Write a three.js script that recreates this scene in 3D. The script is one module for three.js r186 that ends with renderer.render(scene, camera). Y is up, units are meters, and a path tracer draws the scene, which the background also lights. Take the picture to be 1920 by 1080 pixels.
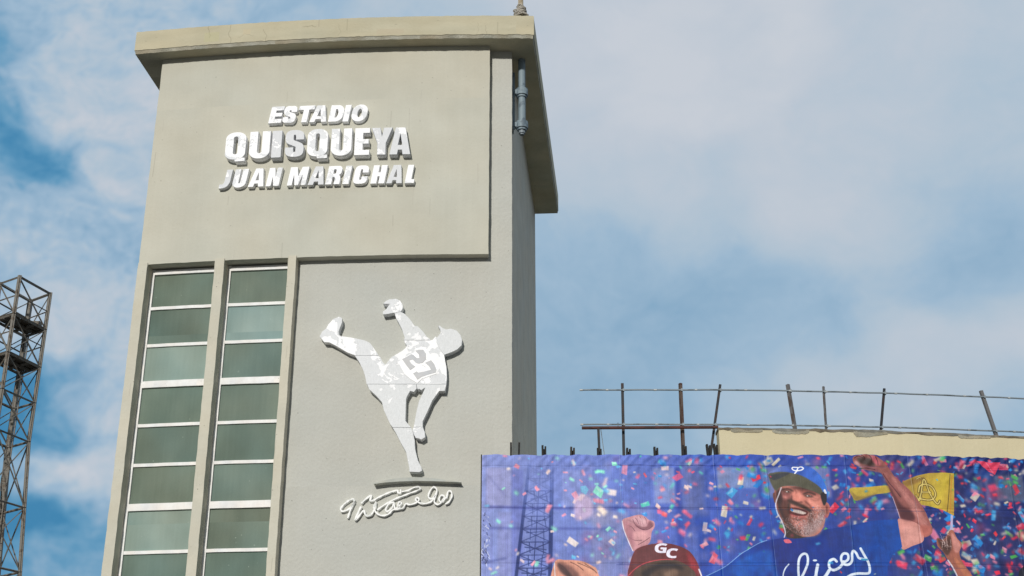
import * as THREE from 'three';
import { mergeGeometries, mergeVertices, toCreasedNormals } from 'three/addons/utils/BufferGeometryUtils.js';
import { ImprovedNoise } from 'three/addons/math/ImprovedNoise.js';

// ---------------------------------------------------------------- camera, sky, sun, exposure
const scene = new THREE.Scene();
const R = Math.PI / 180;
const camera = new THREE.PerspectiveCamera(23.96, 1024 / 576, 0.1, 3000);
camera.position.set(0, 1.6, 0);
camera.rotation.set(23.2 * R, 0, 0);
const SUN_AZ = 14, SUN_EL = 19, SUN = 3.05;
const SKY_GAIN = 1.0;

let seed = 7;
const rnd = () => { seed = (seed + 0x6d2b79f5) | 0; let t = Math.imul(seed ^ (seed >>> 15), 1 | seed); t = (t + Math.imul(t ^ (t >>> 7), 61 | t)) ^ t; return ((t ^ (t >>> 14)) >>> 0) / 4294967296; };
const rr = (a, b) => a + (b - a) * rnd();
const pn = new ImprovedNoise();
const fbm = (x, y, z, n = 4) => { let s = 0, a = 0.5; for (let i = 0; i < n; i++) { s += a * pn.noise(x, y, z); x *= 2.03; y *= 2.03; z *= 2.03; a *= 0.5; } return s; };
const lerp = THREE.MathUtils.lerp, clamp = THREE.MathUtils.clamp, sstep = THREE.MathUtils.smoothstep;
const lin = (v) => Math.pow(v / 255, 2.2);

// cloud cover over the stadium: azimuth (deg, right of north), elevation, how much cloud veils the blue there
const COVER = [
  [-23.4, 30.4, .12], [-21.9, 27.2, .14], [-22.8, 32.2, .5], [-21.2, 29.7, .6], [-19.5, 32.3, .52], [-18.2, 28.5, .56], [-20.1, 24.5, .52], [-22.4, 24.6, .42], [-18.6, 23, .36], [-21.1, 22.2, .5], [-18.9, 20.8, .64], [-17.7, 19.6, .56], [-19, 18.2, .1], [-17, 17.1, .52], [-18, 15.5, .62],
  [-19, 13.3, .06], [-17.7, 11.5, .25], [-19.9, 11, .15], [-12.2, 34.1, .5], [-4.3, 34.9, .62], [1.1, 35, .8], [3.7, 33, .85], [7.5, 30.6, .87], [11.5, 32.9, .85], [19, 32.4, .76], [23.6, 31.6, .7], [17.4, 29.6, .72], [22.6, 28.8, .64], [19.3, 26.6, .62], [3.6, 27.9, .74],
  [8.5, 26.1, .7], [13.3, 25.7, .77], [16.6, 23.6, .75], [21.2, 24.4, .58], [2.5, 24.5, .5], [2.4, 21.4, .42], [5.8, 22.6, .4], [8.5, 22.5, .34], [10.6, 22, .4], [6.9, 19.9, .4], [9.3, 20.5, .42], [13, 22.2, .5], [14.2, 21.4, .36], [17.5, 22.2, .4], [20.6, 22.9, .34],
  [20.8, 22.4, .42], [21.7, 20.6, .84], [17.3, 19.9, .84], [13.8, 19.2, .78], [10.4, 18.9, .68], [19.3, 18.6, .74], [15.9, 17.6, .66], [12, 18.4, .72], [5.7, 18.2, .4], [2.1, 17.8, .4], [11.4, 17.7, .42], [20.7, 16.9, .45]];
const RAMP = [[0, 70, 132, 174], [.18, 102, 153, 188], [.36, 138, 171, 198], [.52, 156, 183, 206], [.66, 174, 192, 208], [.8, 188, 198, 210], [1, 206, 209, 216]];
const TURN = 47 * R;   // the texture's pole is tipped north so that its texels are finest over the stadium
const shade = (cov, data, o) => {
  cov = clamp(cov, 0, 1); let i = 0; while (i < RAMP.length - 2 && cov > RAMP[i + 1][0]) i++;
  const t = (cov - RAMP[i][0]) / (RAMP[i + 1][0] - RAMP[i][0]);
  for (let k = 0; k < 3; k++) data[o + k] = lin(lerp(RAMP[i][k + 1], RAMP[i + 1][k + 1], t)) * SKY_GAIN;
  data[o + 3] = 1;
};
function skyTexture() {
  const W = 2048, H = 2048, data = new Float32Array(W * H * 4), ct = Math.cos(TURN), st = Math.sin(TURN);
  for (let r = 0; r < H; r++) {
    const la = ((r + .5) / H - .5) * Math.PI, cl = Math.cos(la), ty = Math.sin(la);
    for (let c = 0; c < W; c++) {
      const lon = ((c + .5) / W - .5) * 2 * Math.PI, x = Math.cos(lon) * cl, tz = Math.sin(lon) * cl, o = (r * W + c) * 4;
      const y = ty * ct + tz * st, z = -ty * st + tz * ct;
      if (y < -.05) { data[o] = .12; data[o + 1] = .115; data[o + 2] = .105; data[o + 3] = 1; continue; }
      const el = Math.asin(clamp(y, -1, 1)) / R, ce = Math.sqrt(Math.max(0, 1 - y * y));
      if (!(z < 0 && Math.abs(x / z) < .62 && el < 46)) { shade(.66 + fbm(x * 3 + 3, y * 5, z * 3 + 1, 3) * .8 + fbm(x * 16, y * 26, z * 16, 2) * .22, data, o); continue; }
      const az = Math.atan2(x, -z) / R, left = sstep(-az, 6, 18);
      const wx = fbm(x * 9, y * 9, z * 9 + 4, 3), wy = fbm(x * 9 + 7, y * 9, z * 9, 3), vx = fbm(x * 34, y * 34, z * 34, 3), vy = fbm(x * 34 + 5, y * 34, z * 34, 3);
      let cov = .58, w = .004, s = cov * .004; const q = 2.6 + left * 1.2, a = az + wx * q + vx * left * 1.3, e = el + wy * q + vy * left * 1.3;
      for (const p of COVER) { const d = ((a - p[0]) * ce) ** 2 + (e - p[1]) ** 2, g = Math.exp(-d / lerp(3.4, 2.1, left)) + .02 / (1 + d * d * .2); w += g; s += g * p[2]; }
      cov = s / w;
      const small = fbm(x * 16 + wx * 1.2, y * 30 + wy * 1.2, z * 16, 5), fine = fbm(x * 60 + wx * 5, y * 85 + wy * 5, z * 60, 5), wisp = fbm(x * 130 + vx * 4, y * 170 + vy * 4, z * 130, 4);
      const edge = 1 - Math.abs(cov - .45) * 1.6;
      cov += .02 + left * ((cov - .4) * .5 + .03) + small * lerp(.12, .32, left) + fine * lerp(.075, .27, left) * edge + wisp * lerp(.04, .2, left) * edge;
      shade(Math.min(cov, .9), data, o);
    }
  }
  const t = new THREE.DataTexture(data, W, H, THREE.RGBAFormat, THREE.FloatType);
  t.mapping = THREE.EquirectangularReflectionMapping; t.magFilter = THREE.LinearFilter; t.needsUpdate = true;
  return t;
}
const skyT = skyTexture();
scene.background = skyT; scene.environment = skyT;
scene.backgroundRotation.set(-TURN, 0, 0); scene.environmentRotation.set(-TURN, 0, 0);

const sun = new THREE.DirectionalLight(new THREE.Color(1, .965, .91), SUN);
sun.position.set(-Math.sin(SUN_AZ * R) * Math.cos(SUN_EL * R), Math.sin(SUN_EL * R), Math.cos(SUN_AZ * R) * Math.cos(SUN_EL * R)).multiplyScalar(120);
sun.position.z -= 24;
sun.target.position.set(0, 0, -24);
sun.castShadow = true; sun.shadow.radius = 5; sun.shadow.mapSize.set(4096, 4096);
Object.assign(sun.shadow.camera, { left: -40, right: 40, top: 40, bottom: -40, near: 1, far: 300 });
scene.add(sun, sun.target);

const renderer = new THREE.WebGLRenderer({ antialias: true });
renderer.setSize(1024, 576);
renderer.toneMapping = THREE.LinearToneMapping;
renderer.toneMappingExposure = 1;
renderer.shadowMap.enabled = true;

// ---------------------------------------------------------------- helpers
const used = {};
const numbered = (n) => { const k = (used[n] = (used[n] ?? -1) + 1); return k ? n + '_' + String(k).padStart(3, '0') : n; };
function thing(name, label, category, pos = [0, 0, 0], group) {
  const o = new THREE.Group(); o.name = numbered(name); o.position.set(...pos); scene.add(o);
  o.userData = { label, category }; if (group) o.userData.group = group;
  return o;
}
function origin(o) { const v = new THREE.Vector3(); for (let p = o; p && p !== scene; p = p.parent) v.add(p.position); return v; }
// adds geometry given in world metres as a named mesh under parent
function part(parent, name, geo, mat, label) {
  const o = origin(parent); geo.translate(-o.x, -o.y, -o.z);
  const m = new THREE.Mesh(geo, mat); m.name = name; m.castShadow = m.receiveShadow = true; parent.add(m);
  if (label) m.userData.label = label;
  return m;
}
const merge = (list) => mergeGeometries(list.map((g) => { const q = g.index ? g.toNonIndexed() : g; for (const k of Object.keys(q.attributes)) if (!['position', 'normal', 'uv'].includes(k)) q.deleteAttribute(k); return q; }));
// uv in metres, projected along the dominant axis of each face
function metricUV(g, scale = 1) {
  g = g.index ? g.toNonIndexed() : g;
  const p = g.attributes.position, uv = new Float32Array(p.count * 2), a = new THREE.Vector3(), b = new THREE.Vector3(), c = new THREE.Vector3(), n = new THREE.Vector3();
  for (let i = 0; i < p.count; i += 3) {
    a.fromBufferAttribute(p, i); b.fromBufferAttribute(p, i + 1); c.fromBufferAttribute(p, i + 2);
    n.copy(b).sub(a).cross(c.clone().sub(a));
    const ax = Math.abs(n.x), ay = Math.abs(n.y), az = Math.abs(n.z);
    [a, b, c].forEach((v, k) => { const q = ay > ax && ay > az ? [v.x, v.z] : ax > az ? [v.z, v.y] : [v.x, v.y]; uv[(i + k) * 2] = q[0] * scale; uv[(i + k) * 2 + 1] = q[1] * scale; });
  }
  g.setAttribute('uv', new THREE.BufferAttribute(uv, 2));
  return g;
}
// the front of the tower is a shallow convex arc: u metres to the right along it from its right corner, h height, o metres out from the wall
const P0 = -.5 * R, K = 1.25 * R, Z0 = -24;
function fac(u, h, o) {
  const p = P0 - K * u;
  return [-(Math.sin(p) - Math.sin(P0)) / K - o * Math.sin(p), h, Z0 + (Math.cos(p) - Math.cos(P0)) / K + o * Math.cos(p)];
}
function bend(g) {
  g = metricUV(g);
  const p = g.attributes.position;
  for (let i = 0; i < p.count; i++) p.setXYZ(i, ...fac(p.getX(i), p.getY(i), p.getZ(i)));
  g.computeVertexNormals();
  return g;
}
// a block on the facade with slightly uneven arrises
function block(u0, u1, h0, h1, o0, o1, rough = 0, step = .3) {
  const g = new THREE.BoxGeometry(u1 - u0, h1 - h0, o1 - o0, Math.max(1, Math.round((u1 - u0) / step)), Math.max(1, Math.round((h1 - h0) / step)), 1);
  g.translate((u0 + u1) / 2, (h0 + h1) / 2, (o0 + o1) / 2);
  if (rough) {
    const p = g.attributes.position;
    for (let i = 0; i < p.count; i++) {
      const x = p.getX(i), y = p.getY(i), z = p.getZ(i), f = z > (o0 + o1) / 2 ? 1 : .4;
      const ex = Math.abs(x - u0) < 1e-3 || Math.abs(x - u1) < 1e-3, ey = Math.abs(y - h0) < 1e-3 || Math.abs(y - h1) < 1e-3;
      p.setXYZ(i, x + (ex ? rough * f * pn.noise(y * 5.1, z * 3, u0 * 7) * 1.6 : 0), y + (ey ? rough * f * pn.noise(x * 5.3, z * 3, h0 * 7) * 1.6 : 0), z);
    }
  }
  return bend(g);
}
function bar(a, b, w, d = w) {   // a straight bar of w x d section between two points
  const A = new THREE.Vector3(...a), B = new THREE.Vector3(...b), l = A.distanceTo(B), g = new THREE.BoxGeometry(w, l, d);
  g.applyQuaternion(new THREE.Quaternion().setFromUnitVectors(new THREE.Vector3(0, 1, 0), B.clone().sub(A).normalize()));
  return g.translate((a[0] + b[0]) / 2, (a[1] + b[1]) / 2, (a[2] + b[2]) / 2);
}
function rod(a, b, r, seg = 10, r2 = r) {
  const A = new THREE.Vector3(...a), B = new THREE.Vector3(...b), l = A.distanceTo(B), g = new THREE.CylinderGeometry(r2, r, l, seg, 1);
  g.applyQuaternion(new THREE.Quaternion().setFromUnitVectors(new THREE.Vector3(0, 1, 0), B.clone().sub(A).normalize()));
  return g.translate((a[0] + b[0]) / 2, (a[1] + b[1]) / 2, (a[2] + b[2]) / 2);
}

// ---------------------------------------------------------------- surface textures
// noise evaluated on a coarser grid and interpolated
function field(n, div, fn) {
  const m = Math.ceil(n / div) + 2, f = new Float32Array(m * m);
  for (let j = 0; j < m; j++) for (let i = 0; i < m; i++) f[j * m + i] = fn(i * div / n, j * div / n);
  return (x, y) => { const a = x / div, b = y / div, i = a | 0, j = b | 0, s = a - i, t = b - j, o = j * m + i; return (f[o] * (1 - s) + f[o + 1] * s) * (1 - t) + (f[o + m] * (1 - s) + f[o + m + 1] * s) * t; };
}
function canvas(w, h, draw) { const c = document.createElement('canvas'); c.width = w; c.height = h; draw(c.getContext('2d'), w, h); return c; }
function tex(c, metres, colour = true) {
  const t = new THREE.CanvasTexture(c); t.wrapS = t.wrapT = THREE.RepeatWrapping; t.magFilter = THREE.LinearFilter;
  if (colour) t.colorSpace = THREE.SRGBColorSpace; t.repeat.set(1 / metres, 1 / metres); return t;
}
// painted stucco: fine grain, soft mottling, thin rain streaks, specks; rgb is the paint as sRGB
function stucco(n, rgb, { grain = 7, mottle = 9, streak = 5, specks = 120, stains = 0 } = {}) {
  return canvas(n, n, (g) => {
    const im = g.createImageData(n, n), d = im.data, col = new Float32Array(n);
    for (let x = 0; x < n; x++) col[x] = fbm(x * .05, 3.3, 9, 3) * streak;
    const fm = field(n, 4, (X, Y) => fbm(X * 9, Y * 9, 1.7, 4) * mottle), fs = field(n, 4, (X, Y) => .5 + fbm(X * 40, Y * 3, 5, 2)), fh = field(n, 8, (X, Y) => fbm(X * 5, Y * 5, 8.1, 2) * mottle * .4);
    for (let y = 0; y < n; y++) for (let x = 0; x < n; x++) {
      const m = fm(x, y) + (streak ? col[x] * fs(x, y) : 0), gr = (rnd() - .5) * grain * 2, hue = fh(x, y), o = (y * n + x) * 4;
      d[o] = rgb[0] + m + gr + hue; d[o + 1] = rgb[1] + m + gr; d[o + 2] = rgb[2] + m + gr - hue; d[o + 3] = 255;
    }
    g.putImageData(im, 0, 0);
    for (let i = 0; i < specks; i++) { g.fillStyle = `rgba(60,56,48,${rr(.15, .6)})`; g.beginPath(); g.ellipse(rnd() * n, rnd() * n, rr(.8, 2.6), rr(.8, 2.6), 0, 0, 7); g.fill(); }
    for (let i = 0; i < stains; i++) { const x = rnd() * n, y = rnd() * n, l = rr(20, 160); g.strokeStyle = `rgba(70,66,56,${rr(.04, .14)})`; g.lineWidth = rr(1, 5); g.beginPath(); g.moveTo(x, y); g.lineTo(x + rr(-3, 3), y + l); g.stroke(); }
  });
}
function bumpy(n, freq, rough = 1) {
  return canvas(n, n, (g) => {
    const im = g.createImageData(n, n), d = im.data;
    for (let y = 0; y < n; y++) for (let x = 0; x < n; x++) {
      const v = 128 + fbm(x / n * freq, y / n * freq, 2.2, 3) * 130 + (rnd() - .5) * 50 * rough, o = (y * n + x) * 4;
      d[o] = d[o + 1] = d[o + 2] = v; d[o + 3] = 255;
    }
    g.putImageData(im, 0, 0);
  });
}
const wallBump = tex(bumpy(1024, 70), 4, false);
const M = {};
M.panel = new THREE.MeshStandardMaterial({ map: tex(stucco(2048, [190, 188, 174], { grain: 4, mottle: 12, stains: 30 }), 8), bumpMap: wallBump, bumpScale: .004, roughness: .92 });
M.wall = new THREE.MeshStandardMaterial({ map: tex(stucco(2048, [186, 186, 178], { grain: 8, mottle: 8, specks: 260 }), 8), bumpMap: wallBump, bumpScale: .010, roughness: .95 });
M.pier = new THREE.MeshStandardMaterial({ map: tex(stucco(1024, [197, 193, 177], { grain: 5, mottle: 12, specks: 90, stains: 24 }), 4), bumpMap: wallBump, bumpScale: .006, roughness: .93 });
M.fascia = new THREE.MeshStandardMaterial({
  map: tex(canvas(2048, 512, (g, w, h) => {
    g.drawImage(stucco(1024, [184, 177, 152], { grain: 5, mottle: 14, specks: 60, stains: 20 }), 0, 0, w, h);
    // hairline cracks and patches of filler
    for (let i = 0; i < 26; i++) { let x = rnd() * w, y = rnd() * h; g.strokeStyle = `rgba(72,62,44,${rr(.2, .55)})`; g.lineWidth = rr(.8, 1.8); g.beginPath(); g.moveTo(x, y); for (let k = 0; k < 9; k++) { x += rr(-9, 9) + (i % 3 ? 0 : 8); y += i % 3 ? rr(4, 24) : rr(-8, 8); g.lineTo(x, y); } g.stroke(); }
    for (let i = 0; i < 9; i++) { g.fillStyle = `rgba(${rr(180, 196)},${rr(170, 184)},${rr(140, 156)},.5)`; g.fillRect(rnd() * w, rnd() * h, rr(20, 160), rr(14, 60)); }
  }), 8), bumpMap: wallBump, bumpScale: .005, roughness: .9 });
M.fascia.map.repeat.set(1 / 8, 1 / 2);
M.rawConcrete = new THREE.MeshStandardMaterial({ map: tex(stucco(1024, [158, 153, 136], { grain: 18, mottle: 44, specks: 700, stains: 60 }), 3), bumpMap: tex(bumpy(512, 40, 1.4), 1.2, false), bumpScale: .02, roughness: .97 });
M.darkEdge = new THREE.MeshStandardMaterial({ map: tex(stucco(512, [112, 108, 98], { grain: 18, mottle: 60, specks: 300, stains: 20 }), 2), roughness: .97 });
M.soffit = new THREE.MeshStandardMaterial({ map: tex(stucco(1024, [176, 171, 150], { grain: 6, mottle: 26, streak: 0, specks: 60 }), 5), bumpMap: wallBump, bumpScale: .005, roughness: .95 });
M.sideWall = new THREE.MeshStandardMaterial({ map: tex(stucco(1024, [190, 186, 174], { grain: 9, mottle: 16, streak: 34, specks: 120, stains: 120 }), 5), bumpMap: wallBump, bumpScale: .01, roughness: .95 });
M.parapet = new THREE.MeshStandardMaterial({ map: tex(stucco(2048, [203, 193, 162], { grain: 4, mottle: 10, streak: 6, specks: 90, stains: 40 }), 8), bumpMap: wallBump, bumpScale: .004, roughness: .92 });
M.frame = new THREE.MeshStandardMaterial({ map: tex(stucco(512, [226, 225, 222], { grain: 5, mottle: 22, streak: 10, specks: 40 }), 1.5), roughness: .6 });
function peeling(n, base, under, amount) {
  return canvas(n, n, (g) => {
    const im = g.createImageData(n, n), d = im.data;
    const fv = field(n, 2, (X, Y) => { X *= 4; Y *= 4; const w = fbm(X * 3, Y * 3, 4.4, 3); return fbm(X * 2.1 + w * 1.1, Y * 2.1 + w, 1.1, 5) + fbm(X * 18, Y * 18, 7, 2) * .22 + amount; });
    const fe = field(n, 2, (X, Y) => fbm(X * 56, Y * 56, 3, 2)), fu = field(n, 2, (X, Y) => fbm(X * 120, Y * 32, 3, 2) * 14);
    for (let y = 0; y < n; y++) for (let x = 0; x < n; x++) {
      const v = fv(x, y), e = Math.exp(-((v / .02) ** 2)) * 22 * (fe(x, y) > -.02 ? 1 : 0), b = v > 0 ? under : base, gr = (rnd() - .5) * (v > 0 ? 13 : 5), o = (y * n + x) * 4;
      for (let k = 0; k < 3; k++) d[o + k] = b[k] + gr - e + (v > 0 ? fu(x, y) : 0);
      d[o + 3] = 255;
    }
    g.putImageData(im, 0, 0);
  });
}
const peelC = peeling(1024, [244, 244, 245], [214, 216, 219], -.12);
const peelB = tex(bumpy(512, 50), 1.4, false);
M.letter = new THREE.MeshStandardMaterial({ map: tex(peelC, 2.6), bumpMap: peelB, bumpScale: .004, roughness: .5 });
M.letterB = M.letter.clone(); M.letterB.map = tex(peeling(1024, [243, 243, 244], [206, 208, 211], .2), 2.9);
M.relief = new THREE.MeshStandardMaterial({ map: tex(peeling(1024, [244, 244, 245], [214, 216, 218], .02), 3.3), bumpMap: peelB, bumpScale: .005, roughness: .55 });
M.reliefGrey = new THREE.MeshStandardMaterial({ map: tex(peeling(512, [240, 240, 241], [213, 215, 216], .24), 3.1), bumpMap: peelB, bumpScale: .005, roughness: .55 });
M.whitePaint = new THREE.MeshStandardMaterial({ map: tex(peeling(512, [243, 243, 243], [210, 211, 212], -.32), 2.3), roughness: .5 });
M.numeral = new THREE.MeshStandardMaterial({ map: tex(stucco(512, [190, 191, 193], { grain: 6, mottle: 12, streak: 0, specks: 20 }), 1.2), roughness: .6 });
M.plate = new THREE.MeshStandardMaterial({ map: tex(stucco(512, [176, 178, 170], { grain: 7, mottle: 16, streak: 0, specks: 30 }), 1.2), roughness: .75 });
M.ink = new THREE.MeshStandardMaterial({ map: tex(peeling(512, [243, 243, 240], [214, 216, 212], -.16), 2.3), roughness: .55 });
const glassTex = (rgb) => tex(canvas(512, 512, (g, n) => {
  const im = g.createImageData(n, n), d = im.data;
  const fm = field(n, 4, (X, Y) => fbm(X * 3.2, Y * 2.2, rgb[0], 4) * 40), fs = field(n, 2, (X, Y) => fbm(X * 70, Y * 1.6, 2, 2) * 6), fh = field(n, 4, (X, Y) => fbm(X * 2.6, Y * 2.6, 9.3, 3) * 12);
  for (let y = 0; y < n; y++) for (let x = 0; x < n; x++) {
    const m = fm(x, y) + fs(x, y), hue = fh(x, y), gr = (rnd() - .5) * 6, o = (y * n + x) * 4;
    d[o] = rgb[0] + m + hue + gr; d[o + 1] = rgb[1] + m + gr; d[o + 2] = rgb[2] + m - hue * .6 + gr; d[o + 3] = 255;
  }
  g.putImageData(im, 0, 0);
  for (let i = 0; i < 26; i++) { g.fillStyle = `rgba(190,198,190,${rr(.1, .5)})`; g.beginPath(); g.ellipse(rnd() * n, rnd() * n, rr(.6, 2), rr(.6, 2), 0, 0, 7); g.fill(); }
}), 3.7);
const glass = (rgb) => new THREE.MeshPhysicalMaterial({ map: glassTex(rgb), roughness: .5, ior: 1.5, specularIntensity: .4 });
M.glass = [glass([91, 109, 96]), glass([94, 109, 95]), glass([89, 108, 97])];
M.glassPale = [glass([130, 148, 138]), glass([122, 146, 142])];
const RUST = field(512, 2, (X, Y) => fbm(X * 9, Y * 9, 2.2, 4));
const rusty = (n, a, b, amt) => canvas(n, n, (g) => {
  const im = g.createImageData(n, n), d = im.data;
  for (let y = 0; y < n; y++) for (let x = 0; x < n; x++) { const v = sstep(RUST(x, y) + amt, -.06, .1), gr = (rnd() - .5) * 16, o = (y * n + x) * 4; for (let k = 0; k < 3; k++) d[o + k] = lerp(a[k], b[k], v) + gr; d[o + 3] = 255; }
  g.putImageData(im, 0, 0);
});
const metal = (a, b, amt, rough = .7, m = 0) => new THREE.MeshStandardMaterial({ map: tex(rusty(512, a, b, amt), 2.5), roughness: rough, metalness: m });
M.towerSteel = metal([112, 108, 100], [88, 76, 62], -.12);
M.grating = metal([112, 108, 100], [88, 76, 62], 0, .8);
M.galv = metal([128, 138, 144], [98, 106, 110], -.05, .6, .2);
M.postGrey = metal([104, 102, 102], [84, 72, 66], -.1);
M.postDark = metal([36, 36, 40], [52, 38, 34], -.1);
M.postBrown = metal([92, 78, 70], [76, 54, 46], -.05);
M.rust = metal([84, 44, 36], [58, 34, 30], 0);
M.stub = metal([26, 25, 24], [46, 38, 30], -.15, .8);
M.pole = metal([126, 142, 150], [94, 108, 118], -.08, .6);
M.mast = metal([176, 164, 142], [150, 136, 112], 0, .7);
M.rope = new THREE.MeshStandardMaterial({ map: tex(stucco(256, [172, 166, 156], { grain: 20, mottle: 30, streak: 0, specks: 0 }), .3), roughness: .95 });
M.clamp = metal([180, 184, 184], [150, 154, 154], -.1, .4, .2);
M.asphalt = new THREE.MeshStandardMaterial({ map: tex(stucco(1024, [84, 82, 79], { grain: 22, mottle: 30, streak: 0, specks: 500 }), 6), roughness: .95 });

// ---------------------------------------------------------------- ground
{
  const g = new THREE.Mesh(new THREE.PlaneGeometry(1600, 1600).rotateX(-Math.PI / 2), M.asphalt);
  const uv = g.geometry.attributes.uv; for (let i = 0; i < uv.count; i++) uv.setXY(i, uv.getX(i) * 1600, uv.getY(i) * 1600);
  g.name = 'ground'; g.receiveShadow = true; g.userData = { label: 'grey asphalt forecourt in front of the stadium tower', category: 'ground', kind: 'structure' };
  scene.add(g);
}

// ---------------------------------------------------------------- stadium tower
const UL = -7.33, SOFF = 17.235, PANEL = 12.512;
const tower = thing('stadium_tower', 'tall beige stucco tower with overhanging roof slab and curved lettered front', 'tower', [-3.6, 0, -26]);
{
  // rear body: front follows the arc half a metre behind the face
  const plan = []; for (let i = 0; i <= 24; i++) { const p = fac(lerp(UL + .01, 0, i / 24), 0, -.42); plan.push([p[0], p[2]]); }
  plan.push([.597, -31.6], [-6.55, -32.1]);
  const s = new THREE.Shape(plan.map((p) => new THREE.Vector2(p[0], -p[1])));
  const g = new THREE.ExtrudeGeometry(s, { depth: SOFF + .1, bevelEnabled: false }); g.rotateX(-Math.PI / 2);
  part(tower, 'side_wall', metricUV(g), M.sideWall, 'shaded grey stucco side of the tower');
  part(tower, 'front_wall', block(-4.163, 0, 0, SOFF + .1, -.42, 0, .006, .12), M.wall, 'pale grey stucco front wall behind the pitcher relief');
  part(tower, 'upper_panel', block(UL, -.455, PANEL, SOFF + .1, -.4, .2, .004, .05), M.panel, 'beige stucco panel carrying the lettering');
  for (const [a, b] of [[UL, -7.138], [-5.768, -5.58], [-4.32, -4.163]]) part(tower, 'pier', block(a, b, 0, PANEL + .035, -.4, .225, .005, .06), M.pier);
  const centres = [12.43, 11.67, 10.895, 10.1, 9.285, 8.515, 7.715, 6.88, 6.09, 5.29, 4.48, 3.68, 2.87];
  const pale = { '0,2': 0, '1,1': 1, '0,6': 0 };
  [[-7.136, -5.77], [-5.578, -4.322]].forEach(([a, b], c) => {
    const stiles = merge([block(a, a + .055, 2.8, 12.5, -.12, -.035), block(b - .055, b, 2.8, 12.5, -.12, -.035), block(a, b, 0, 2.8, -.3, -.05)]);
    const win = part(tower, 'window', stiles, M.frame, c ? 'right-hand tall strip window' : 'left-hand tall strip window');
    centres.forEach((h, i) => {
      const t = i % 3 === 0 ? (i ? .066 : .045) : .031;
      part(win, 'transom', block(a + .057, b - .057, h - t, h + t, -.115, -.03 + (i % 3 ? -.012 : 0), .003, .2), M.frame);
      if (i + 1 < centres.length) {
        const nt = (i + 1) % 3 === 0 ? .066 : .031, mat = pale[c + ',' + i] !== undefined ? M.glassPale[pale[c + ',' + i]] : M.glass[(i * 2 + c) % 3];
        const g = block(a + .05, b - .05, centres[i + 1] + nt - .01, h - t + .01, -.1, -.075, 0, .6);
        part(win, 'pane', g, mat);
      }
    });
  });
  // roof slab
  const out = (d) => {
    const q = []; const n = 200, e = .52 - d;
    for (let i = 0; i <= n; i++) { const p = fac(lerp(-7.83 + d, .44 - d, i / n), 0, e); q.push([p[0], p[2]]); }
    const r = 90; for (let i = 1; i <= r; i++) q.push([lerp(.446 - d, 1.203 - d, i / r), lerp(-23.52 - d, -31.58 + d, i / r)]);
    q.push([-7.0 + d, -32.1 + d]);
    return q;
  };
  const band = (d0, h0, d1, h1, j0 = 0, j1 = 0) => {
    const A = out(d0), B = out(d1), pos = []; let L = 0; const uv = [];
    for (let i = 0; i < A.length; i++) {
      const k = (i + 1) % A.length, l = Math.hypot(A[k][0] - A[i][0], A[k][1] - A[i][1]);
      const J = (x, y, j) => j * (pn.noise(x * 9, y * 9, .3) + .6 * pn.noise(x * 31, y * 31, 4));
      const a = [A[i][0], h0 + J(...A[i], j0), A[i][1]], b = [A[k][0], h0 + J(...A[k], j0), A[k][1]], c = [B[i][0], h1 + J(...B[i], j1), B[i][1]], e = [B[k][0], h1 + J(...B[k], j1), B[k][1]];
      pos.push(...a, ...b, ...e, ...a, ...e, ...c); uv.push(L, a[1], L + l, b[1], L + l, e[1], L, a[1], L + l, e[1], L, c[1]); L += l;
    }
    const g = new THREE.BufferGeometry(); g.setAttribute('position', new THREE.Float32BufferAttribute(pos, 3)); g.setAttribute('uv', new THREE.Float32BufferAttribute(uv, 2)); g.computeVertexNormals(); return g;
  };
  const cap = (d, h) => { const g = new THREE.ShapeGeometry(new THREE.Shape(out(d).map((p) => new THREE.Vector2(p[0], -p[1])))); g.rotateX(-Math.PI / 2); g.translate(0, h, 0); return metricUV(g); };
  const roof = part(tower, 'roof_slab', merge([cap(.02, SOFF), cap(0, 17.755)]), M.soffit, 'dark underside of the overhanging roof slab');
  part(roof, 'fascia', band(0, 17.31, 0, 17.765, .014, .008), M.fascia, 'cracked beige painted edge of the roof slab');
  part(roof, 'drip_edge', band(.022, SOFF - .004, .006, 17.335, .01, 0), M.rawConcrete, 'rough unpainted concrete lip under the roof edge');
}

// ---------------------------------------------------------------- raised lettering
function rounded(x0, y0, x1, y1, rx, ry, hole) {
  const p = []; const n = 7, e = [[x1 - rx, y1 - ry, 0], [x0 + rx, y1 - ry, 1], [x0 + rx, y0 + ry, 2], [x1 - rx, y0 + ry, 3]];
  for (const [cx, cy, q] of e) for (let i = 0; i <= n; i++) { const a = (q + i / n) * Math.PI / 2; p.push([cx + rx * Math.cos(a), cy + ry * Math.sin(a)]); }
  return hole ? p.reverse() : p;
}
// outline of a pen stroke (pen of half-width a across, half-height b) along a centreline
function pen(pts, a, b) {
  const c = new THREE.CatmullRomCurve3(pts.map((p) => new THREE.Vector3(p[0], p[1], 0)), false, 'centripetal').getPoints(pts.length * 6), L = [], Q = [];
  for (let i = 0; i < c.length; i++) {
    const p = c[Math.max(0, i - 1)], n = c[Math.min(c.length - 1, i + 1)], dx = n.x - p.x, dy = n.y - p.y, l = Math.hypot(dx, dy) || 1, nx = -dy / l, ny = dx / l, k = Math.sqrt(a * a * nx * nx + b * b * ny * ny), ox = a * a * nx / k, oy = b * b * ny / k;
    L.push([c[i].x + ox, c[i].y + oy]); Q.push([c[i].x - ox, c[i].y - oy]);
  }
  return [...L, ...Q.reverse()];
}
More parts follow.
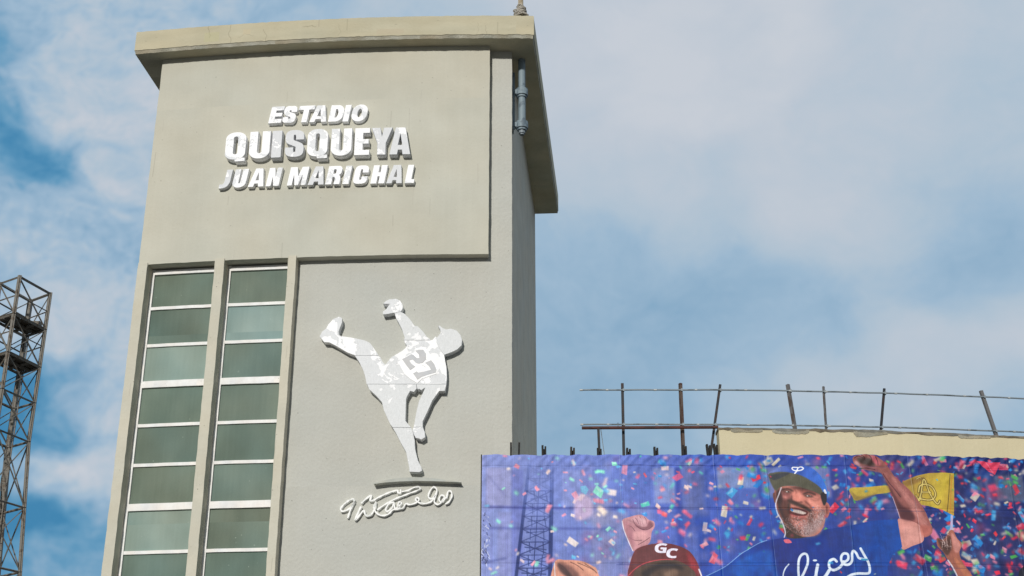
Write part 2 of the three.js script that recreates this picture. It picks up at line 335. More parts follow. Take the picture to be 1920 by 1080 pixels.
// outlines of one capital: height 1, width w, stem t, arm a (all in letter heights)
function capital(ch, w, t, a) {
  const m = w / 2;
  switch (ch) {
    case 'E': return [[[0, 0], [w, 0], [w, a], [t, a], [t, .5 - a * .45], [w * .94, .5 - a * .45], [w * .94, .5 + a * .45], [t, .5 + a * .45], [t, 1 - a], [w, 1 - a], [w, 1], [0, 1]]];
    case 'I': return [[[0, 0], [w, 0], [w, 1], [0, 1]]];
    case 'T': return [[[m - t / 2, 0], [m + t / 2, 0], [m + t / 2, 1 - a], [w, 1 - a], [w, 1], [0, 1], [0, 1 - a], [m - t / 2, 1 - a]]];
    case 'L': return [[[0, 0], [w, 0], [w, a], [t, a], [t, 1], [0, 1]]];
    case 'H': return [[[0, 0], [t, 0], [t, .5 - a * .5], [w - t, .5 - a * .5], [w - t, 0], [w, 0], [w, 1], [w - t, 1], [w - t, .5 + a * .5], [t, .5 + a * .5], [t, 1], [0, 1]]];
    case 'A': { const s = t * .92, f = w * .24, x = (y) => y * (m - f * .52) ; return [[[0, 0], [s, 0], [s + x(.2) * .45, .17], [w - s - x(.2) * .45, .17], [w - s, 0], [w, 0], [m + f, 1], [m - f, 1]], [[m - w * .1, .35], [m, .78], [m + w * .1, .35]]]; }
    case 'Y': return [[[m - t / 2, 0], [m + t / 2, 0], [m + t / 2, .42], [w, 1], [w - t * 1.05, 1], [m, .66], [t * 1.05, 1], [0, 1], [m - t / 2, .42]]];
    case 'N': return [[[0, 0], [t * .86, 0], [t * .86, .52], [w - t * .95, 0], [w, 0], [w, 1], [w - t * .86, 1], [w - t * .86, .48], [t * .95, 1], [0, 1]]];
    case 'M': return [[[0, 0], [t * .82, 0], [t * .82, .6], [m - t * .3, 0], [m + t * .3, 0], [w - t * .82, .6], [w - t * .82, 0], [w, 0], [w, 1], [w - t * 1.15, 1], [m, .5], [t * 1.15, 1], [0, 1]]];
    case 'O': return [rounded(0, -.01, w, 1.01, w * .5, .4), rounded(t, a, w - t, 1 - a, (w - 2 * t) / 2, .26, true)];
    case 'D': return [[[0, 0], ...rounded(0, 0, w, 1, w * .5, .4).filter((p) => p[0] > w * .5).sort((p, q) => p[1] - q[1]), [0, 1]], [[t, a], [t, 1 - a], [t + .02, 1 - a], ...rounded(t, a, w - t, 1 - a, (w - 2 * t) * .8, .24).filter((p) => p[0] > w * .5).sort((p, q) => q[1] - p[1]), [t + .02, a]]];
    case 'Q': return [rounded(0, -.01, w, 1.01, w * .46, .24), rounded(t, a, w - t, 1 - a * .85, (w - 2 * t) * .5, .06, true), 'tail'];
    case 'U': return [[[0, 1], ...rounded(0, -.01, w, 1, w * .48, .26).filter((p) => p[1] < .5).sort((p, q) => Math.atan2(p[1] - .4, p[0] - m) - Math.atan2(q[1] - .4, q[0] - m)), [w, 1], [w - t, 1], ...rounded(t, a, w - t, 1, (w - 2 * t) * .5, .07).filter((p) => p[1] < .5).sort((p, q) => Math.atan2(q[1] - .4, q[0] - m) - Math.atan2(p[1] - .4, p[0] - m)), [t, 1]]];
    case 'J': return [pen([[w - t / 2, 1], [w - t / 2, .6], [w - t / 2, .32], [w - t * .75, .15], [w * .4, a * .48], [0, a * .44]], t / 2, a / 2)];
    case 'S': return [pen([[w - t * .52, .63], [w - t * .52, .76], [w * .72, .87], [m, 1 - a / 2], [w * .27, .88], [t * .5, .74], [w * .26, .58], [m, .5], [w * .75, .41], [w - t * .5, .26], [w * .73, .12], [m, a / 2], [w * .28, .13], [t * .52, .24], [t * .52, .36]], t / 2, a / 2)];
    case 'C': return [pen([[w - t / 2, .6], [w - t / 2, .76], [w * .72, .87], [m, 1 - a / 2], [w * .27, .87], [t / 2, .74], [t / 2, .5], [t / 2, .26], [w * .27, .13], [m, a / 2], [w * .73, .13], [w - t / 2, .24], [w - t / 2, .4]], t / 2, a / 2)];
    case 'R': return [[[0, 0], [t, 0], [t, .4], [w - t * .95, .36], [w - t, 0], [w, 0], [w - .01, .34], [w - .05, .45], [w - .11, .5], [w - .03, .57], [w, .66], [w, .84], [w - .05, .94], [w - .14, 1], [0, 1]], [[t, .58], [t, 1 - a * .85], [w - t * 1.05, 1 - a * .85], [w - t * .95, .76], [w - t * .95, .64], [w - t * 1.05, .58]]];
  }
}
function letterRow(label, list, base, H, depth, stem, arm, shear, mats, slope = 0) {
  const row = thing('raised_lettering', label, 'lettering', fac((list[0][1] + list[list.length - 1][1]) / 2, base, .2), 'rows of raised letters on the upper panel');
  list.forEach(([ch, u, w], i) => {
    const k = 1 / H, outl = capital(ch, w * k, stem * k, arm);
    const S = new THREE.Shape(outl[0].map((p) => new THREE.Vector2(...p)));
    for (const q of outl.slice(1)) if (q !== 'tail') S.holes.push(new THREE.Path(q.map((p) => new THREE.Vector2(...p))));
    const shapes = [S];
    if (outl.includes('tail')) shapes.push(new THREE.Shape([[w * k * .45, .05], [w * k * .52, -.08], [w * k, -.08], [w * k, .05]].map((p) => new THREE.Vector2(...p))));
    const geos = shapes.map((s, n) => {
      const g = new THREE.ExtrudeGeometry(s, { depth: depth - .012 - n * .004, bevelEnabled: true, bevelThickness: .012, bevelSize: .008, bevelOffset: -.006, bevelSegments: 1, curveSegments: 10 });
      const p = g.attributes.position;
      for (let j = 0; j < p.count; j++) {
        const x = p.getX(j), y = p.getY(j), hh = base + y * H + slope * (u - list[0][1]);
        p.setXYZ(j, u + x * H + shear * y * H, hh, .2 + p.getZ(j) + (p.getZ(j) < 0 ? .012 : 0));
      }
      return g;
    });
    const g = bend(merge(geos)), uv = g.attributes.uv, ox = rr(0, 9), oy = rr(0, 9);
    for (let j = 0; j < uv.count; j++) uv.setXY(j, uv.getX(j) + ox, uv.getY(j) + oy);
    part(row, 'letter', toCreasedNormals(g, .5), mats[i % mats.length]);
  });
}
const A = M.letter, B = M.letterB;
letterRow('top row of slanted white raised letters, the smallest word on the beige panel', [['E', -4.914, .265], ['S', -4.64, .27], ['T', -4.345, .325], ['A', -4.073, .344], ['D', -3.692, .285], ['I', -3.402, .12], ['O', -3.245, .315]], 15.475, .385, .1, .115, .25, .15, [A], -.02);
letterRow('middle row of upright white raised letters, the tallest and boldest of the panel', [['Q', -5.735, .42], ['U', -5.244, .422], ['I', -4.787, .2], ['S', -4.515, .38], ['Q', -4.067, .41], ['U', -3.591, .414], ['E', -3.12, .3], ['Y', -2.79, .42], ['A', -2.42, .415]], 14.66, .615, .15, .168, .19, 0, [A, A, B, B, A, A, A, B, B], -.008);
letterRow('bottom row of slanted white raised letters in two words below the tall row', [['J', -5.814, .205], ['U', -5.555, .275], ['A', -5.222, .315], ['N', -4.862, .263], ['M', -4.436, .373], ['A', -4.024, .321], ['R', -3.673, .283], ['I', -3.333, .127], ['C', -3.135, .275], ['H', -2.781, .276], ['A', -2.47, .31], ['L', -2.104, .18]], 14.05, .41, .1, .12, .22, .15, [B, A, A, A, A, B, A, A, A, A], -.01);

// ---------------------------------------------------------------- pitcher relief (millimetres: x from 3 m left of the corner, y from 9 m up)
const outline = (s) => s.split(' ').map((q) => { const [x, y] = q.split(','); return new THREE.Vector2(x / 1000 - 3, 9 + y / 1000); });
function plaque(s, o0, o1, bev = .004) {
  const g = new THREE.ExtrudeGeometry(new THREE.Shape(outline(s)), { depth: o1 - o0 - bev, bevelEnabled: true, bevelThickness: bev, bevelSize: bev * .7, bevelOffset: -bev * .5, bevelSegments: 1 });
  const p = g.attributes.position; for (let i = 0; i < p.count; i++) p.setZ(i, o0 + Math.max(0, p.getZ(i)));
  return toCreasedNormals(bend(g), .5);
}
{
  const t = thing('pitcher_relief', 'white cut-out relief of a baseball pitcher with one leg kicked high', 'wall relief', fac(-1.9, 8.2, 0));
  part(t, 'raised_lower_leg', plaque('-281,2264 -223,2232 -218,2141 -251,2041 -275,1961 -268,1891 -223,1866 -35,1836 230,1770 326,1719 384,1648 464,1528 503,1464 57,1472 -95,1539 -288,1662 -442,1746 -537,1752 -628,1870 -586,1969 -514,2028 -481,2107 -392,2216', 0, .16), M.relief);
  const torso = part(t, 'torso', plaque('57,1468 507,1460 532,1438 592,1319 640,1279 684,1337 746,1424 836,1482 945,1550 1008,1608 1031,1658 986,1718 976,1760 1462,1754 1514,1767 1559,1831 1591,1811 1583,1721 1632,1612 1670,1532 1733,1459 1754,1335 1780,1217 1791,1022 1781,886 304,902 263,1080 218,1198 137,1356', 0, .157), M.relief);
  part(t, 'head', plaque('1659,1900 1648,1970 1610,2040 1634,2050 1694,1999 1760,1969 1843,1984 1955,1948 2031,1857 2064,1748 2053,1649 1980,1570 1870,1511 1735,1461 1672,1532 1634,1612 1585,1721 1592,1811', 0, .163), M.reliefGrey, 'grey capped head of the pitcher');
  part(t, 'raised_arm', plaque('972,1764 983,1817 931,1978 861,2119 812,2201 774,2319 892,2337 958,2304 1045,2217 1114,2126 1153,2055 1228,2034 1324,1933 1401,1822 1461,1782 1462,1758', 0, .161), M.reliefGrey);
  part(t, 'glove', plaque('561,2290 554,2347 617,2400 679,2503 553,2509 593,2559 667,2599 798,2607 875,2565 925,2483 927,2411 892,2341 774,2323 659,2300', 0, .164), M.relief);
  part(t, 'standing_thigh', plaque('312,895 1225,882 1238,801 1188,734 1116,753 1063,651 1047,592 1047,179 1152,51 817,54 770,116 645,383 601,545 494,667 360,791', 0, .16), M.reliefGrey);
  part(t, 'standing_shin', plaque('818,49 1157,45 1179,-8 1199,-74 1230,-205 1229,-244 1240,-362 1295,-570 1362,-700 1376,-769 1327,-795 1152,-785 1141,-698 1107,-542 1078,-412 985,-255 877,-44', 0, .157), M.reliefGrey);
  part(t, 'throwing_arm', plaque('1230,882 1781,877 1760,748 1656,748 1532,561 1448,348 1364,163 1367,54 1205,56 1224,190 1256,403 1290,563 1343,683 1398,818 1323,765 1284,792 1254,779', 0, .162), M.reliefGrey);
  part(t, 'hand', plaque('1200,50 1370,49 1407,-36 1417,-141 1348,-185 1310,-166 1246,-153 1206,-79 1184,-8', 0, .165), M.relief);
  part(torso, 'number_patch', plaque('863,1317 1010,1421 1121,1490 1186,1520 1176,1585 1270,1610 1390,1600 1452,1500 1500,1395 1566,1300 1620,1170 1600,1085 1440,1030 1330,990 1245,905 1120,985 1004,1085 907,1270', .15, .1605, .002), M.whitePaint);
  part(torso, 'numeral', plaque('950,1380 1032,1424 1121,1478 1163,1458 1225,1396 1273,1402 1259,1472 1191,1547 1257,1568 1341,1564 1393,1484 1394,1368 1335,1305 1264,1291 1210,1304 1148,1374 1083,1353 1126,1288 1200,1230 1106,1162 1025,1271', .15, .166, .002), M.numeral, 'grey figure two on the pitcher\'s back');
  part(torso, 'numeral', plaque('1383,1305 1490,1355 1551,1278 1596,1163 1585,1112 1437,1069 1319,1026 1249,970 1162,1097 1232,1135 1257,1109 1376,1133 1494,1164 1463,1228', .15, .166, .002), M.numeral, 'grey figure seven on the pitcher\'s back');
  const m = thing('mound_ledge', 'thin grey arched ledge under the foot of the pitcher relief', 'ledge', fac(-1.7, 8.0, 0));
  part(m, 'ledge', plaque('509,-994 732,-930 980,-897 1279,-887 1579,-907 1853,-946 2090,-988 1854,-977 1580,-965 1281,-958 983,-966 734,-981 515,-1009', 0, .16), M.plate);
}
{ // signature: flat raised pen strokes
  const strokes = ['162,-1299 144,-1255 112,-1261 47,-1291 -35,-1363 -82,-1436 -53,-1476 42,-1453 117,-1384 162,-1305 115,-1408 81,-1505 56,-1604',
    '287,-1396 243,-1495 196,-1642 258,-1568 338,-1472 371,-1545 421,-1570 479,-1540 530,-1450 555,-1322', '290,-1337 371,-1258 465,-1190 447,-1292 505,-1285 587,-1236 670,-1194 777,-1146 861,-1120 938,-1105 946,-1151 988,-1149 994,-1087',
    '1012,-1130 1125,-1107 1244,-1052 1328,-1047 1344,-1078 1270,-1120 1151,-1162 1032,-1210 937,-1246 795,-1318 678,-1390 584,-1460',
    '554,-1310 519,-1401 556,-1499 636,-1558 732,-1561 803,-1525 860,-1465 956,-1448 1039,-1433 1097,-1352 1157,-1370 1264,-1341 1329,-1280 1288,-1237 1269,-1286 1336,-1337 1456,-1351 1551,-1312 1615,-1214 1645,-1098 1587,-1048 1517,-1134 1499,-1238 1556,-1266 1621,-1202 1605,-1325 1672,-1371 1743,-1313 1780,-1221 1723,-1203 1689,-1288 1737,-1325 1813,-1240',
    '879,-1319 796,-1349 734,-1452 753,-1491 841,-1435 882,-1337 902,-1441 960,-1405 1018,-1339 970,-1320 954,-1387 997,-1428', '1820,-1262 1859,-1124 1905,-1136 1915,-1228 1863,-1326 1804,-1365'];
  const t = thing('wall_signature', 'white raised handwritten signature on the wall below the arched ledge', 'signature', fac(-2.1, 7.4, 0));
  strokes.forEach((s, n) => {
    const w = [.0175, .019, .0175, .0165, .0165, .0155, .0165][n], d = .07 + n * .0012;
    const pts = new THREE.CatmullRomCurve3(outline(s).map((v) => new THREE.Vector3(v.x, v.y, 0)), false, 'centripetal').getPoints(s.split(' ').length * 6), pos = [], ring = [];
    pts.forEach((p, i) => {
      const a = pts[Math.max(0, i - 1)], b = pts[Math.min(pts.length - 1, i + 1)], dx = b.x - a.x, dy = b.y - a.y, l = Math.hypot(dx, dy) || 1, k = w * (1 + .18 * Math.sin(i * .7 + n)), nx = -dy / l * k, ny = dx / l * k;
      ring.push([[p.x + nx, p.y + ny, 0], [p.x + nx, p.y + ny, d - .008], [p.x + nx * .7, p.y + ny * .7, d], [p.x - nx * .7, p.y - ny * .7, d], [p.x - nx, p.y - ny, d - .008], [p.x - nx, p.y - ny, 0]]);
    });
    for (let i = 0; i + 1 < ring.length; i++) for (let k = 0; k < 5; k++) { const a = ring[i][k], b = ring[i + 1][k], c = ring[i + 1][k + 1], e = ring[i][k + 1]; pos.push(...a, ...c, ...b, ...a, ...e, ...c); }
    for (const [q, f] of [[ring[0], 0], [ring[ring.length - 1], 1]]) for (let k = 1; k < 5; k++) pos.push(...q[0], ...(f ? q[k] : q[k + 1]), ...(f ? q[k + 1] : q[k]));
    const g = new THREE.BufferGeometry(); g.setAttribute('position', new THREE.Float32BufferAttribute(pos, 3)); g.computeVertexNormals();
    part(t, 'pen_stroke', toCreasedNormals(bend(g), .6), M.ink);
  });
}

// ---------------------------------------------------------------- flagpole through the roof edge
{
  const x = .205, z = -24.33, t = thing('flagpole', 'slim flagpole passing through the roof corner, clamped to the shaded side wall', 'flagpole', [x, 15.5, z]);
  part(t, 'pole', metricUV(rod([x, 15.6, z], [x, SOFF + .05, z], .075, 20)), M.pole, 'blue-grey lower pole in two collars');
  part(t, 'mast', metricUV(rod([x - .02, 17.5, z + .1], [x - .02, 23, z + .1], .06, 18, .045)), M.mast, 'weathered upper pole above the roof');
  const coil = (y, r, k) => { const p = []; for (let i = 0; i <= 40; i++) { const a = i / 40 * Math.PI * 2 * 2.2 + k; p.push(new THREE.Vector3(x - .02 + Math.cos(a) * r * (1 + .2 * Math.sin(a * 3 + k)), y + .035 * Math.sin(a * 1.7 + k) + i * .0012, z + .1 + Math.sin(a) * r)); } return new THREE.TubeGeometry(new THREE.CatmullRomCurve3(p), 90, .012, 6); };
  part(t, 'rope_lashing', merge([coil(18.32, .085, 0), coil(18.38, .1, 1.3), coil(18.44, .085, 2.1), coil(18.29, .12, 3), coil(18.36, .13, 4.4), coil(18.25, .14, .6)]), M.rope, 'knotted rope round the foot of the upper pole');
  for (const y of [16.44, 15.66]) {
    const c = part(t, 'collar', metricUV(merge([rod([x, y - .075, z], [x, y + .075, z], .125, 24), bar([x, y, z], [x - .2, y, z], .1, .12), rod([x, y - .12, z], [x, y - .075, z], .1, 20)])), M.pole);
    part(c, 'clamp_bar', metricUV(bar([x - .2, y - .12, z - .12], [x - .2, y + .12, z - .12], .06, .06)), M.pole);
  }
  part(t, 'end_bolt', metricUV(merge([rod([x, 15.44, z], [x, 15.6, z], .05, 12), rod([x, 15.47, z], [x, 15.53, z], .075, 6)])), M.galv);
  part(t, 'back_rail', metricUV(bar([x - .17, 15.55, z + .03], [x - .17, 16.9, z + .03], .05, .05)), M.pole);
}

// ---------------------------------------------------------------- low curved stadium wing, parapet and roof railing
const ringZ = (x, z0, rad) => z0 - (rad - Math.sqrt(rad * rad - (x - 3) ** 2));
function arcWall(x0, x1, h0, h1, z0, thick, rad, j = 0) {   // a wall following the stadium's curve
  const n = Math.round((x1 - x0) / .1), pos = [], uv = [];
  const J = (x, s) => j * (pn.noise(x * 2.3, s, .4) + .7 * pn.noise(x * 9, s, 2) + .5 * pn.noise(x * 26, s, 5));
  const quad = (a, b, c, d, ua, ub, va, vb) => { pos.push(...a, ...b, ...c, ...a, ...c, ...d); uv.push(ua, va, ub, va, ub, vb, ua, va, ub, vb, ua, vb); };
  for (let i = 0; i < n; i++) {
    const a = lerp(x0, x1, i / n), b = lerp(x0, x1, (i + 1) / n), za = ringZ(a, z0, rad), zb = ringZ(b, z0, rad);
    const ta = h1 + J(a, 1), tb = h1 + J(b, 1), ba = h0 + (j ? J(a, 7) * 1.6 : 0), bb = h0 + (j ? J(b, 7) * 1.6 : 0);
    quad([a, ba, za], [b, bb, zb], [b, tb, zb], [a, ta, za], a, b, ba, ta);
    quad([a, ta, za], [b, tb, zb], [b, tb, zb - thick], [a, ta, za - thick], a, b, 0, thick);
    quad([b, bb, zb - thick], [a, ba, za - thick], [a, ta, za - thick], [b, tb, zb - thick], b, a, ba, ta);
  }
  for (const x of [x0, x1]) { const z = ringZ(x, z0, rad), f = x === x0; quad([x, h0, f ? z - thick : z], [x, h0, f ? z : z - thick], [x, h1, f ? z : z - thick], [x, h1, f ? z - thick : z], 0, thick, h0, h1); }
  const g = new THREE.BufferGeometry(); g.setAttribute('position', new THREE.Float32BufferAttribute(pos, 3)); g.setAttribute('uv', new THREE.Float32BufferAttribute(uv, 2)); g.computeVertexNormals(); return g;
}
{
  const t = thing('stadium_wing', 'cream curved parapet building rising behind the right half of the banner', 'building', [8, 0, -28]);
  part(t, 'lower_wall', arcWall(.9, 17, 0, 7.4, -25.6, 6, 48), M.parapet);
  part(t, 'parapet', arcWall(4.205, 17, 7.35, 9.83, -26.5, .35, 45), M.parapet, 'cream parapet wall with a broken top edge');
  part(t, 'coping', arcWall(4.19, 17, 9.825, 9.875, -26.488, .38, 45, .022), M.darkEdge, 'dark chipped concrete along the parapet top');
  // patches where the paint has come off below the coping
  for (const [a, b, d] of [[5.3, 6.06, .05], [6.98, 7.7, .085], [4.45, 5.1, .03], [9.2, 9.9, .03]]) {
    const p = []; const n = 26; for (let i = 0; i <= n; i++) p.push([lerp(a, b, i / n), 9.84]); for (let i = n; i >= 0; i--) p.push([lerp(a, b, i / n), 9.8 - d * (Math.min(1, 14 * i / n, (a > 6 ? 1.6 : 9) * (1 - i / n)) * (.85 + .35 * pn.noise(i * .7, a, 2)))]);
    const g = new THREE.ExtrudeGeometry(new THREE.Shape(p.map((q) => new THREE.Vector2(...q))), { depth: .03, bevelEnabled: false }), v = g.attributes.position;
    for (let i = 0; i < v.count; i++) v.setZ(i, ringZ(v.getX(i), -26.494, 45) + v.getZ(i) - .03 + .006);
    g.computeVertexNormals(); part(t, 'bare_patch', metricUV(g), M.rawConcrete);
  }
}
{
  const t = thing('roof_railing', 'galvanised two-rail pipe railing on leaning posts above the cream parapet', 'railing', [6, 9.4, -27]);
  const RZ = (x, d = 0) => ringZ(x, -27 + d, 55);
  const rail = (h, d) => {
    const xs = [1.45, 3.0, 4.9, 6.6, 8.1, 9.6, 11.4, 13.4];
    for (let i = 0; i + 1 < xs.length; i++) {
      const y0 = h + .012 * pn.noise(i * 1.7, h, 0), y1 = h + .012 * pn.noise((i + 1) * 1.7, h, 0), seg = [];
      for (let k = 0; k <= 5; k++) { const x = lerp(xs[i], xs[i + 1], k / 5); seg.push(new THREE.Vector3(x, lerp(y0, y1, k / 5) + .003 * Math.sin(k * 1.9 + i * 2), RZ(x, d))); }
      const g = part(t, 'rail', metricUV(mergeGeometries([new THREE.TubeGeometry(new THREE.CatmullRomCurve3(seg), 12, .0175, 10)])), M.galv);
      part(g, 'coupling', metricUV(rod([xs[i] - .03, y0, RZ(xs[i] - .03, d)], [xs[i] + .03, y0, RZ(xs[i] + .03, d)], .021, 10)), M.clamp);
      const cx = lerp(xs[i], xs[i + 1], .35 + .3 * ((i * 7) % 3) / 3), cy = lerp(y0, y1, .5);
      part(g, 'coupling', metricUV(rod([cx - .025, cy, RZ(cx, d)], [cx + .025, cy, RZ(cx, d)], .021, 10)), M.clamp);
    }
  };
  rail(10.845, .02); rail(10.09, .02);
  const posts = [[2.32, 11.0, 2.295, 8.9, M.postDark, .03], [3.54, 11.0, 3.52, 8.9, M.postBrown, .036], [4.38, 10.98, 3.98, 8.9, M.postDark, .026], [5.84, 11.0, 5.86, 9.4, M.postGrey, .036], [6.57, 10.97, 6.52, 9.4, M.postGrey, .022], [7.88, 10.96, 7.58, 9.4, M.postDark, .024], [10.0, 10.99, 10.32, 9.4, M.postGrey, .036], [12.4, 10.99, 12.2, 9.4, M.postDark, .03]];
  const lean = [0, .1, 0, .18, .05, 0, 0, 0];
  posts.forEach(([xa, ha, xb, hb, m, w], i) => {
    const p = part(t, 'post', metricUV(bar([xa - (i === 3 ? .03 : 0), ha, RZ(xa) - .025], [xb + (i === 3 ? .06 : 0), hb, RZ(xb) - .025 + lean[i] * .3], w * 1.9, w * 1.6)), m);
    for (const h of [10.845, 10.09]) { const x = lerp(xb, xa, (h - hb) / (ha - hb)); part(p, 'clip', metricUV(bar([x + .02, h - .028, RZ(x)], [x + .02, h + .028, RZ(x)], .035, .075)), M.galv); }
  });
  const r = thing('rusty_pipe', 'rust-brown horizontal pipe running left from the parapet end with one drop leg', 'pipe', [3, 9.9, -26.8]);
  part(r, 'pipe', metricUV(rod([1.44, 9.97, -26.85], [4.25, 9.985, -26.85], .034, 12)), M.rust);
  part(r, 'drop_leg', metricUV(bar([1.78, 9.95, -26.85], [1.8, 8.6, -26.85], .05, .05)), M.postDark);
  part(r, 'wire', metricUV(rod([1.83, 9.93, -26.84], [1.92, 9.1, -26.84], .008, 6)), M.galv);
  part(r, 'hanger', metricUV(rod([2.19, 10.09, -26.88], [2.19, 9.99, -26.85], .01, 6)), M.galv);
}

// ---------------------------------------------------------------- black steel stubs showing over the banner
{
  const at = [[-.017, 7.92, 1], [.105, 7.92, 1], [.515, 7.875, 2], [.969, 7.85, 2], [1.405, 7.832, 2], [1.868, 7.832, 2], [2.315, 7.85, 2], [2.77, 7.878, 2], [3.17, 7.893, 3], [3.285, 7.9, 3]];
  const word = ['first', 'second', 'third', 'fourth', 'fifth', 'sixth', 'seventh', 'eighth', 'ninth', 'tenth'];
  at.forEach(([x, h, k], i) => {
    const z = -21.09, t = thing('steel_stub', `black steel angle stub over the banner's top edge, ${word[i]} from the left`, 'steel stub', [x, 7.3, z], 'steel stubs along the banner top');
    if (k === 1) part(t, 'upright', metricUV(bar([x - (i ? .012 : 0), 7.2, z], [x + (i ? .012 : 0), h, z], .03, .09)), M.stub);
    else {
      const l = k === 3 ? -.03 : (i % 2) * .02 - .005;
      part(t, 'upright', metricUV(bar([x - .022 + l * -1, 7.2, z], [x - .022 + l * .4, h, z], .032, .075)), M.stub);
      part(t, 'upright', metricUV(bar([x + .024, 7.2, z - .02], [x + .024 + l * .3, h - .012, z - .02], .028, .075)), M.stub);
      part(t, 'web', metricUV(bar([x, 7.2, z - .02], [x, h - .05, z - .02], .07, .012)), M.stub);
    }
  });
}
